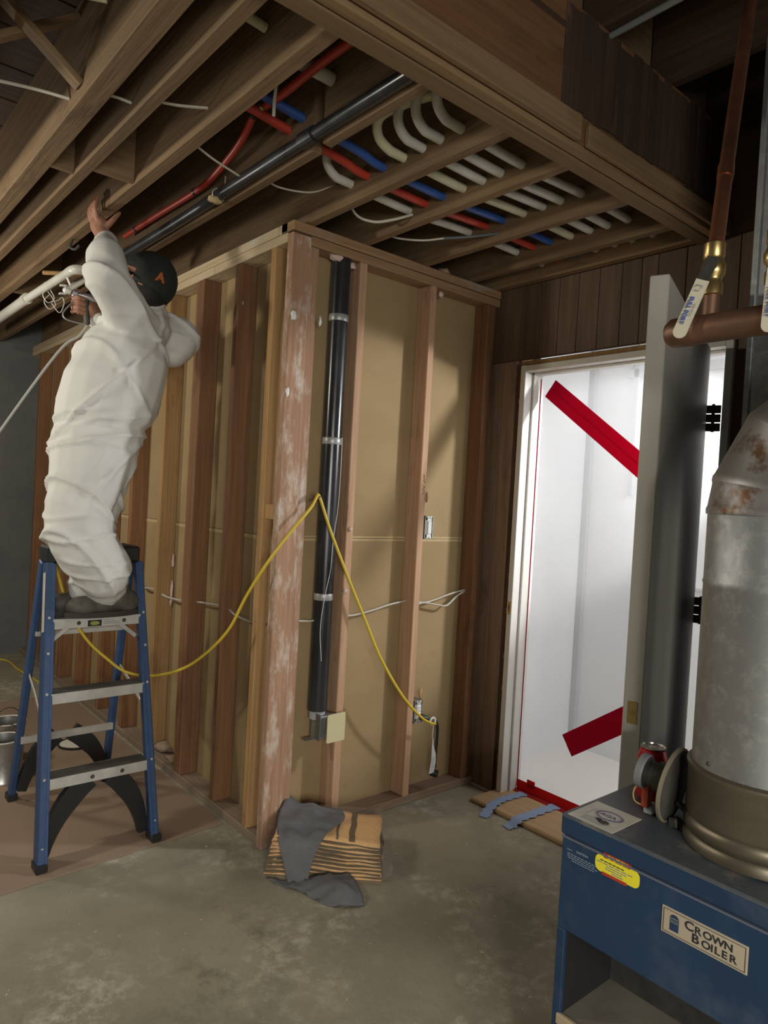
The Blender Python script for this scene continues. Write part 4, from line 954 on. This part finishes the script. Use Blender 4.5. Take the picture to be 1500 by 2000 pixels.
lathe('paint_skin', [(.079, .0075), (.079, .0085), (0, .009)], (1.20, 3.86, HB), (0, 0, 1), paint_in, ll, 32)

# ------------------------------------------------------------------ bagged towels with a grey rag
bc = Vector((1.615, 2.165, 0)); ba = math.radians(-41); bx = Vector((math.cos(ba), math.sin(ba), 0)); by = Vector((-bx.y, bx.x, 0))
tb = empty('towel_bundle', bc, 'bundle of folded orange and brown towels in clear plastic on the floor', 'towels')
def slab(nm, x0, x1, y0, y1, z0, z1, m, seed, parent, ex=.0):
    V, F = [], []; NX, NYY = 14, 8
    for t in (0, 1):
        for j in range(NYY+1):
            for i in range(NX+1):
                u, v = i/NX, j/NYY; X = x0+(x1-x0)*u; Y = y0+(y1-y0)*v; ug = (X+.205)/.433
                wv = .0075*noise.noise(Vector((X*8, Y*8, 2.0+.05*seed)))+.002*noise.noise(Vector((X*25, Y*25, seed))); sag = .016*math.sin(PI*(ug*1.15)-.2)*((z0)/.1)+.010*math.sin(5.5*ug+.6)*min(1, z0/.06)
                edge = min(1, 5*min(u, 1-u), 6*min(v, 1-v)); zc = (z0+z1)/2
                zz_ = (z1 if t else z0); zz_ = zc+(zz_-zc)*(.62+.38*edge)
                V.append(bc+bx*(X+.008*noise.noise(Vector((Y*14, seed*1.7, 0))))+by*(Y+.010*noise.noise(Vector((X*11, seed*1.7, 3))))+Vector((0, 0, max(.001, zz_+sag*min(1, z0/.02)*.6+wv*min(1, z0/.02)))))
    n = (NX+1)*(NYY+1)
    for j in range(NYY):
        for i in range(NX):
            a = j*(NX+1)+i; F.append((a, a+NX+1, a+NX+2, a+1)); F.append((n+a, n+a+1, n+a+NX+2, n+a+NX+1))
    ring = [i for i in range(NX+1)]+[j*(NX+1)+NX for j in range(1, NYY+1)]+[NYY*(NX+1)+i for i in range(NX-1, -1, -1)]+[j*(NX+1) for j in range(NYY-1, 0, -1)]
    for a, b in zip(ring, ring[1:]+ring[:1]): F.append((a, b, n+b, n+a))
    return mesh_obj(nm, V, F, m, parent, True)
NT = 10
for i in range(NT):
    z0 = .003+i*.0132; ins = .004*i*.8
    slab('towel', -.205+ins, .228-ins*.4, -.135+ins*.6, .135, z0, z0+.0092, towel_o, i, tb)
    if i < NT-1: slab('towel_fold', -.207+ins, .230-ins*.4, -.138+ins*.6, .137, z0+.0086, z0+.0138, towel_d, i+40, tb)
tz = .003+NT*.0132-.002
def stripe(a0, a1, m, nm): slab(nm, a0, a1, -.112, .132, tz-.0045, tz-.0002, m, NT-1, tb)
stripe(.052, .060, towel_d, 'stripe'); stripe(.100, .122, towel_d, 'stripe')
# clear bag
bm = bmesh.new(); bmesh.ops.create_cube(bm, size=1); bmesh.ops.subdivide_edges(bm, edges=bm.edges, cuts=9, use_grid_fill=True)
for v in bm.verts:
    c_ = v.co.copy(); taper = 1
    X = c_.x*.500+.014; Y = c_.y*.310; Z = (c_.z+.5)*.142
    if abs(c_.x) > .46: Z = .06+(Z-.06)*.35; X += .012*noise.noise(Vector((Y*30, Z*30, 5)))
    q = Vector((X*22, Y*22, Z*22)); nz_ = noise.noise_vector(q)*.006
    v.co = bc+bx*(X+nz_.x)+by*(Y+nz_.y)+Vector((0, 0, max(.0012, Z+.004+nz_.z)))
from_bm('clear_bag', bm, clear_m, tb, False)
# grey rag draped over the bundle
def drape(nm, lab, cat, grid, m):
    NX, NYY = len(grid[0]), len(grid); G = np.array(grid, float)
    K = 6
    def up1(A):   # catmull upsample along axis 0
        out = []
        for col in range(A.shape[1]):
            out.append([list(p) for p in catmull([tuple(p) for p in A[:, col]], K)])
        return np.array(out).transpose(1, 0, 2)
    G = up1(G); G = up1(G.transpose(1, 0, 2)).transpose(1, 0, 2)
    H_, W_ = G.shape[:2]; V, F = [], []
    for j in range(H_):
        for i in range(W_):
            p = Vector(G[j, i]); nn_ = noise.noise(p*16); p.z += .010*(1-abs(nn_))**4+.006*noise.noise(p*9); V.append((p.x, p.y, max(.002, p.z)))
    for j in range(H_-1):
        for i in range(W_-1):
            a = j*W_+i; F.append((a, a+1, a+W_+1, a+W_))
    o = mesh_obj(nm, V, F, m, None, True); s = o.modifiers.new('t', 'SOLIDIFY'); s.thickness = .004; s.offset = 1
    return tag(o, lab, cat)
def B(a, b, z): p = bc+bx*a+by*b; return (p.x, p.y, z)
T = tz+.010
drape('grey_rag', 'dark grey cloth rag draped over the bagged orange towels', 'rag', [
    [B(-.165, .155, T+.030), B(-.12, .13, T+.012), B(-.06, .12, T+.014), B(.0, .11, T+.012), B(.06, .085, T+.014)],
    [B(-.185, .06, T+.012), B(-.12, .06, T+.006), B(-.05, .05, T+.016), B(.01, .045, T+.006), B(.075, .03, T+.010)],
    [B(-.175, -.06, T+.006), B(-.12, -.05, T+.012), B(-.06, -.05, T+.004), B(.0, -.05, T+.014), B(.05, -.03, T+.006)],
    [B(-.155, -.143, T-.020), B(-.11, -.138, T+.004), B(-.07, -.140, T-.006), B(-.03, -.138, T-.002), B(.01, -.12, T+.004)],
    [B(-.125, -.172, .050), B(-.10, -.170, .060), B(-.07, -.172, .055), B(-.045, -.168, .062), B(-.025, -.165, .07)],
    [B(-.105, -.195, .008), B(-.085, -.200, .016), B(-.065, -.197, .010), B(-.05, -.195, .018), B(-.035, -.19, .022)]], rag_m)
drape('grey_rag', 'dark grey cloth rag spread on the concrete in front of the towels', 'rag', [
    [B(-.19, -.165, .003), B(-.12, -.168, .006), B(-.03, -.165, .020), B(.05, -.160, .032), B(.11, -.150, .030)],
    [B(-.13, -.205, .003), B(-.07, -.220, .012), B(.0, -.215, .026), B(.07, -.21, .040), B(.13, -.19, .034)],
    [B(-.06, -.240, .003), B(-.02, -.260, .008), B(.04, -.27, .022), B(.10, -.265, .045), B(.155, -.24, .030)],
    [B(-.01, -.270, .003), B(.03, -.300, .003), B(.08, -.315, .004), B(.13, -.315, .010), B(.175, -.29, .003)]], rag_m)

# ------------------------------------------------------------------ boiler
X0, Y1, HT = 1.272, .868, .765
X1, Y0 = 1.86, .12
bo = empty('boiler', ((X0+X1)/2, (Y0+Y1)/2, 0), 'blue steel boiler cabinet with name plate in the near right corner', 'boiler')
box('top_panel', X0, X1, Y0, Y1, HT-.010, HT, boiler_top, bo, bev=.003)
box('top_lip', X0-.001, X0+.012, Y0, Y1, HT-.044, HT-.004, boiler_blue, bo, bev=.004)
box('front_panel', X0+.004, X0+.014, Y0, Y1-.002, .520, HT-.049, boiler_blue, bo, bev=.003)
box('panel_edge', X0+.0, X0+.010, Y0, Y1-.002, HT-.0505, HT-.0465, mat('worn_edge', (.16, .18, .24), .4, .4), bo, bev=.001)
box('side_panel', X0+.014, X1, Y1-.012, Y1, 0, HT-.010, boiler_blue, bo, bev=.003)
box('corner_flange', X0+.004, X0+.016, Y1-.022, Y1-.002, .0, .520, boiler_blue, bo, bev=.002)
box('side_panel', X0+.014, X1, Y0, Y0+.012, 0, HT-.010, boiler_blue, bo, bev=.003)
box('back_panel', X1-.012, X1, Y0, Y1, 0, HT-.010, boiler_blue, bo, bev=.003)
box('base_shelf', X0+.004, X1-.02, Y0+.012, Y1-.012, .325, .335, mat('dusty_shelf', (.20, .18, .14), .8, c2=(.14, .12, .095), scale=(9, 9, 9)), bo, bev=.002)
box('base_edge', X0+.000, X0+.012, Y0+.012, Y1-.014, .318, .342, mat('tan_edge', (.36, .28, .17), .7), bo, bev=.003)
box('base_panel', X0+.006, X0+.016, Y0, Y1-.002, .0, .318, boiler_blue, bo, bev=.003)
box('shade_liner', X0+.016, X1-.012, Y1-.020, Y1-.0125, .336, .75, black_m, bo, bev=.001)  # added black sheet, stands in for shade inside the boiler opening
box('heat_shield', X0+.20, X0+.21, Y0+.012, Y1-.012, .335, .75, dark_steel, bo, bev=.002)
XN = X0+.0035
# name plate
npl = box('name_plate', XN-.0015, XN+.001, .481, .637, .6285, .678, label_beige, bo, bev=.0005)
def line_frame(y0, y1, z0, z1, t, m, p, xx):
    joined('border_line', [(xx-.0003, xx, y0, y1, z1-t, z1), (xx-.0003, xx, y0, y1, z0, z0+t), (xx-.0003, xx, y0, y0+t, z0, z1), (xx-.0003, xx, y1-t, y1, z0, z1)], m, p)
XF = XN-.0017
line_frame(.4845, .6335, .6318, .6747, .0010, black_ink, npl, XF)
ya, za = (0, -1, 0), (0, 0, 1)
navy = mat('navy_print', (.015, .035, .085), .5)
plate('emblem', [(-.0085, 0), (.0085, 0), (.0085, .0235)]+[(.0085*math.cos(a), .0235+.007*math.sin(a)) for a in [PI*k/8 for k in range(1, 8)]]+[(-.0085, .0235)], .0003, (XF, .612, .6385), ya, za, navy, npl)
for zz_, hh in ((.0225, .0009), (.0185, .0006), (.0155, .0006)): box('emblem_line', XF-.0007, XF-.0003, .6045, .6195, .6385+zz_, .6385+zz_+hh, label_beige, npl, bev=0)
def caps(s, big, small, y, z, m, parent, track=1.0):
    for i, ch in enumerate(s):
        sz = big if i == 0 else small
        text('letter', ch, sz, m, (XF-.0001, y, z), ya, za, parent, bold=sz*.026, sx=1.12)
        y -= {'C': .74, 'R': .74, 'O': .80, 'W': 1.0, 'N': .76, 'B': .72, 'I': .33, 'L': .60, 'E': .66}.get(ch, .7)*sz*1.12*track
caps('CROWN', .0225, .0185, .593, .6555, black_ink, npl)
caps('BOILER', .0225, .0185, .579, .6380, black_ink, npl)
# yellow caution sticker
st = empty('caution_sticker', (XN, .735, .70), parent=bo)
plate('yellow_field', rrect(.098, .034, .012), .0006, (XN, .7835, .6805), ya, za, yellow_l, st)
plate('red_banner', [(0, 0), (.058, 0), (.062, .009), (.050, .010), (.007, .012), (-.002, .014)], .0007, (XN-.0003, .765, .7115), ya, za, red_l, st)
plate('red_banner', [(0, 0), (.055, 0), (.055, .006), (0, .006)], .0007, (XN-.0003, .767, .6765), ya, za, red_l, st)
text('banner_text', 'CAUTION', .0100, yellow_l, (XN-.0012, .757, .7128), ya, za, st, bold=.0002)
for k, (a, b_) in enumerate(((.772, .718), (.779, .698), (.758, .712), (.760, .722), (.745, .72))):
    nseg = 6; ww = (a-b_)/nseg
    joined('text_line', [(XN-.0010, XN-.0006, a-(i+.82)*ww, a-i*ww, .7035-k*.0047, .7055-k*.0047) for i in range(nseg)], grey_ink if k else black_ink, st)
# white printed notice
nt_ = empty('printed_notice', (XN, .82, .69), parent=bo)
text('notice_title', 'CAUTION', .0062, white_ink, (XN-.0003, .829, .6935), ya, za, nt_)
for k, (a, b_) in enumerate(((.852, .84), (.850, .775), (.850, .782), (.848, .776), (.838, .784))):
    nseg = 9; ww = (a-b_)/nseg
    joined('text_line', [(XN-.0003, XN, a-(i+.75)*ww, a-i*ww, .6925-k*.0042-.004*(k > 0), .6937-k*.0042-.004*(k > 0)) for i in range(nseg)], white_ink, nt_)
# certification label on the lid
cl = empty('certification_label', (X0+.06, Y1-.06, HT), parent=bo)
box('label_sheet', X0+.004, X0+.115, Y1-.118, Y1-.012, HT-.0004, HT+.0008, label_white, cl, bev=0)
cx_, cy_ = X0+.068, Y1-.072
for rr_ in (.030, .026):
    tube('seal_ring', [(cx_+rr_*.72*math.cos(a), cy_+rr_*math.sin(a), HT+.001) for a in [2*PI*k/24 for k in range(25)]], .0008, purple_ink, cl, n=4, curve=False)
text('seal_letters', 'AGA', .018, purple_ink, (cx_-.006, cy_+.0215, HT+.0009), ya, (1, 0, 0), cl, bold=.0004)
for k in range(5): joined('text_line', [(X0+.014+k*.005, X0+.0155+k*.005, Y1-.088-.004*i*0-.0, Y1-.036, HT+.0008, HT+.0012)], grey_ink, cl)
box('bracket_mark', X0+.040, X0+.075, Y1-.034, Y1-.033, HT+.0008, HT+.0012, grey_ink, cl, bev=0)
for dx, dy, s in ((.036, .067, .005), (.03, .082, .008)): tuft((X0+dx, Y1-dy, HT+.002), s, bo, 60+dy, m=dark_steel, stretch=(1, 1.4, .4))

# flue
FX, FY = 1.467, .547
fp = empty('flue_pipe', (FX, FY, HT), 'large galvanised flue pipe with rusty elbow rising from the boiler top', 'flue')
lathe('draft_collar', [(.128, 0), (.139, .004), (.139, .020), (.134, .026), (.139, .034), (.139, .050), (.134, .056), (.137, .064), (.136, .146), (.139, .150), (.139, .158), (.134, .162)], (FX, FY, HT), (0, 0, 1), hood_m, fp, 56)
lathe('pipe_section', [(.1305, .155), (.1305, .51), (.1325, .516), (.1305, .522), (.1305, .655)], (FX, FY, HT), (0, 0, 1), galv, fp, 56)
for a in (2.7, 3.6, 4.4): lathe('screw', [(0, .003), (.004, .002), (.0045, -.002)], (FX+.131*math.cos(a), FY+.131*math.sin(a), HT+.175), (math.cos(a), math.sin(a), 0), dark_steel, fp, 10)
# gored elbow, four sections bending towards -Y
dirE = Vector((.42, -.91, 0)).normalized(); top = Vector((FX, FY, HT+.65)); R_ = .20
def ring_pt(t, r, a):
    # t bend angle; ring centre on arc
    c = top+dirE*(R_-R_*math.cos(t))+Vector((0, 0, 1))*R_*math.sin(t)
    tang = Vector((0, 0, 1))*math.cos(t)+dirE*math.sin(t); sidev = Vector((0, 0, 1)).cross(dirE).normalized(); nn = sidev.cross(tang)
    return c+r*(math.cos(a)*sidev+math.sin(a)*nn)
cuts = [0, .20, .62, 1.05, 1.3]
for i in range(4):
    V, F = [], []; n = 48
    for t, r in ((cuts[i], .1335), (cuts[i]+.03, .1345), (cuts[i]+.05, .132), (cuts[i+1]-.02, .131), (cuts[i+1]+.01, .1335)):
        V += [ring_pt(t, r, 2*PI*k/n) for k in range(n)]
    for j in range(4):
        for k in range(n): F.append((j*n+k, j*n+(k+1) % n, (j+1)*n+(k+1) % n, (j+1)*n+k))
    o = mesh_obj('elbow_gore', V, F, galv_rust, fp, True); sharp(o, 50)
end = ring_pt(1.31, 0, 0); tang = Vector((0, 0, 1))*math.cos(1.31)+dirE*math.sin(1.31)
lathe('pipe_section', [(.131, 0), (.131, .5)], end, tang, galv, fp, 48)

# vent motor and plate beside the flue
vm = empty('draft_motor', (1.43, .70, HT), 'dusty round damper plate with small motor standing by the flue', 'damper')
pc = Vector((1.425, .705, HT+.082)); ax = Vector((-.10, .98, .10)).normalized()
lathe('round_plate', [(0, -.006), (.060, -.006), (.075, -.002), (.077, .002), (.073, .006), (.02, .005), (0, .005)], pc, ax, mat('dusty_iron', (.075, .068, .055), .8, .2, c2=(.045, .04, .033), scale=(12, 12, 12)), vm, 40)
lathe('plate_rim', [(.0735, -.004), (.0785, -.003), (.0785, .003), (.0735, .005)], pc, ax, mat('tan_rim', (.22, .19, .13), .6, .3), vm, 40, ends=False)
lathe('motor_can', [(.030, .004), (.032, .010), (.032, .030), (.026, .032), (.026, .05), (.034, .052), (.034, .068), (.028, .072), (0, .072)], pc+Vector((-.006, 0, .006)), ax, dark_steel, vm, 28)
lathe('motor_ring', [(.034, .052), (.037, .055), (.037, .067), (.034, .07)], pc+Vector((-.006, 0, .006)), ax, mat('grey_paint', (.16, .16, .165), .5), vm, 28, ends=False)
mo = pc+ax*.055+Vector((0, 0, -.040))
beam('red_block', mo+Vector((0, 0, .022)), mo+Vector((0, 0, -.03)), .020, .016, mat('orange_red', (.34, .055, .02), .5), vm, upv=ax)
beam('connector', mo+Vector((.012, -.004, -.026)), mo+Vector((.012, -.004, -.044)), .03, .02, mat('pale_grey_plastic', (.33, .33, .34), .5), vm, upv=ax)
lathe('round_knob', [(.008, 0), (.010, .006), (.004, .012)], mo+Vector((.03, -.02, -.036)), ax, dark_steel, vm, 14)
tube('yellow_wire', [mo+Vector((-.01, .004, .03)), mo+ax*.022+Vector((-.012, 0, .0)), mo+ax*.02+Vector((-.01, 0, -.024)), mo+Vector((-.002, 0, -.030))], .0018, mat('tan_wire', (.48, .32, .12), .5), vm, n=6)
for dz in (-.034, -.068): beam('support_arm', pc+Vector((0, -.012, dz)), Vector((FX-.06, FY+.115, pc.z+dz-.004)), .012, .010, dark_steel, vm)
beam('foot_bracket', pc+Vector((-.01, -.01, -.062)), pc+Vector((-.012, -.014, -.0815)), .018, .018, dark_steel, vm, upv=(1, 0, 0))
sc = empty('soda_can', (1.502, .795, HT), 'red soda can standing behind the damper plate on the boiler', 'can')
lathe('can_body', [(.024, 0), (.026, .002), (.033, .010), (.033, .095), (.0265, .1155), (0, .1155)], (1.502, .795, HT), (0, 0, 1), red_can, sc, 32)
lathe('can_lid', [(.0265, .1185), (.028, .120), (.028, .1215), (.025, .1215), (.0235, .1165), (0, .1165)], (1.502, .795, HT), (0, 0, 1), mat('bare_aluminium', (.62, .60, .55), .25, .9), sc, 32)
beam('pull_tab', (1.495, .80, HT+.1185), (1.512, .79, HT+.1185), .014, .0015, alu, sc)
tg_ = Vector((-.80, .02, .60))
V, F = sweep([Vector((1.502, .795, HT+.088))+.0335*Vector((math.cos(a), math.sin(a), .12*math.sin(6*a))) for a in [2.6+i*.12 for i in range(9)]], .0035, 6, flat=.3); mesh_obj('white_script', V, F, mat('can_script', (.62, .35, .33), .4), sc, True)

# ------------------------------------------------------------------ copper pipes and valves over the boiler
ch = empty('copper_header', (1.32, .4, 1.768), 'thick dull copper pipe running level above the boiler', 'pipe')
tube('pipe_run', [(1.32, .705, 1.765), (1.32, -.25, 1.768)], .027, copper_old, ch, n=24, curve=False)
lathe('end_cap', [(.0285, 0), (.0285, .04), (.022, .05), (0, .053)], (1.32, .672, 1.765), (0, 1, 0), copper_old, ch, 24)
tube('branch', [(1.325, .645, 1.78), (1.328, .645, 1.835)], .0145, copper_old, ch, n=16, curve=False)
tube('branch', [(1.325, .53, 1.78), (1.328, .53, 1.835)], .0145, copper_old, ch, n=16, curve=False)
cp = empty('copper_pipe', (1.33, .645, 1.9), 'bright copper riser climbing to the dark ceiling', 'pipe')
tube('pipe_run', [(1.330, .645, 1.925), (1.345, .649, 1.955), (1.43, .68, 2.13), (1.62, .745, 2.53), (1.79, .80, 2.90), (1.87, .83, 3.08)], .0142, copper_m, cp, n=18, seg=12)
tube('coupling', [(1.408, .672, 2.085), (1.424, .678, 2.118)], .0158, copper_m, cp, n=18, curve=False)
tag(tube('copper_pipe', [(1.33, .53, 1.925), (1.345, .53, 2.3), (1.36, .53, 3.08)], .0142, copper_old, n=16), 'second copper riser at the right edge of the photo', 'pipe')
def valve(y, lab, lean):
    v = empty('ball_valve', (1.328, y, 1.88), lab, 'valve', 'ball valves over the boiler'); b = Vector((1.328, y, 1.828))
    lathe('valve_body', [(.0165, 0), (.0195, .002), (.0195, .022), (.017, .026), (.017, .034), (.022, .040), (.023, .055), (.019, .064), (.0175, .070), (.0195, .074), (.0195, .098), (.0165, .1)], b, (0, 0, 1), brass_m, v, 20)
    s0 = b+Vector((0, 0, .052)); out = Vector((-.86, -.30, 0)).normalized() if lean else Vector((-.75, -.66, 0)).normalized()
    lathe('stem', [(.009, .015), (.009, .034), (.006, .036)], s0, out, dark_steel, v, 14)
    p0 = s0+out*.033; side = Vector((0, 0, 1)).cross(out).normalized()
    dn = (Vector((0, 0, -1))*.93-side*.34*lean).normalized()
    p1 = p0+dn*.034+out*.012
    beam('lever_neck', p0-dn*.012, p1, .022, .003, dark_steel, v, upv=out)
    wx = dn.cross(out).normalized()
    if wx.dot(Vector((rt.x, rt.y, rt.z))) < 0: wx = -wx
    L_ = .112; hwd = .0125
    ol = [(-hwd*.95, 0), (hwd*.95, 0), (hwd, L_-hwd)]+[(hwd*math.cos(a), L_-hwd+hwd*math.sin(a)) for a in [PI*k/8 for k in range(1, 8)]]+[(-hwd, L_-hwd)]
    h = plate('lever_handle', ol, .004, p1-out*.002, wx, dn, tag_m, v)
    nf = wx.cross(dn)
    if nf.dot(out) < 0:
        h.data.flip_normals()
    fo = p1+out*.0030
    text('lever_text', 'ALL NIPCO', .0125, blue_ink, fo+dn*.034-wx*.0045, dn, -wx if False else dn.cross(out)*-1, v, bold=.0003) if False else None
    tx, ty = dn, out.cross(dn)
    text('lever_text', 'FULL PORT', .0105, blue_ink, fo+dn*.034-ty*.0065, tx, ty, v, bold=.0005)
    text('lever_text', '600 WOG', .0055, grey_ink, fo+dn*.045+ty*.0045, tx, ty, v)
    for a0, a1, c0, c1 in ((.011, .0122, -.006, .006), (.011, .017, -.006, -.0049), (.011, .017, .0049, .006), (.021, .0222, -.006, .004)):
        m_ = (a0+a1)/2; beam('lever_mark', fo+dn*m_+ty*c0, fo+dn*m_+ty*c1, a1-a0, .0004, grey_ink, v, upv=out, bev=0)
valve(.645, 'brass ball valve with tilted cream lever below the bright copper riser', 1.0)
valve(.530, 'brass ball valve with upright cream lever at the right edge', .10)
# sheet metal duct behind the flue
du = empty('sheet_metal_duct', (2.3, .5, 0), 'large grey galvanised duct standing behind the flue', 'duct')
box('duct_panel', 2.03, 2.55, .15, .868, .0, 1.52, galv, du, bev=.004)
box('duct_panel', 2.032, 2.548, .152, .866, 1.524, 2.75, galv, du, bev=.004)
box('standing_seam', 2.022, 2.03, .15, .873, 1.512, 1.530, galv, du)
box('corner_seam', 2.024, 2.034, .860, .876, .0, 2.75, galv, du)
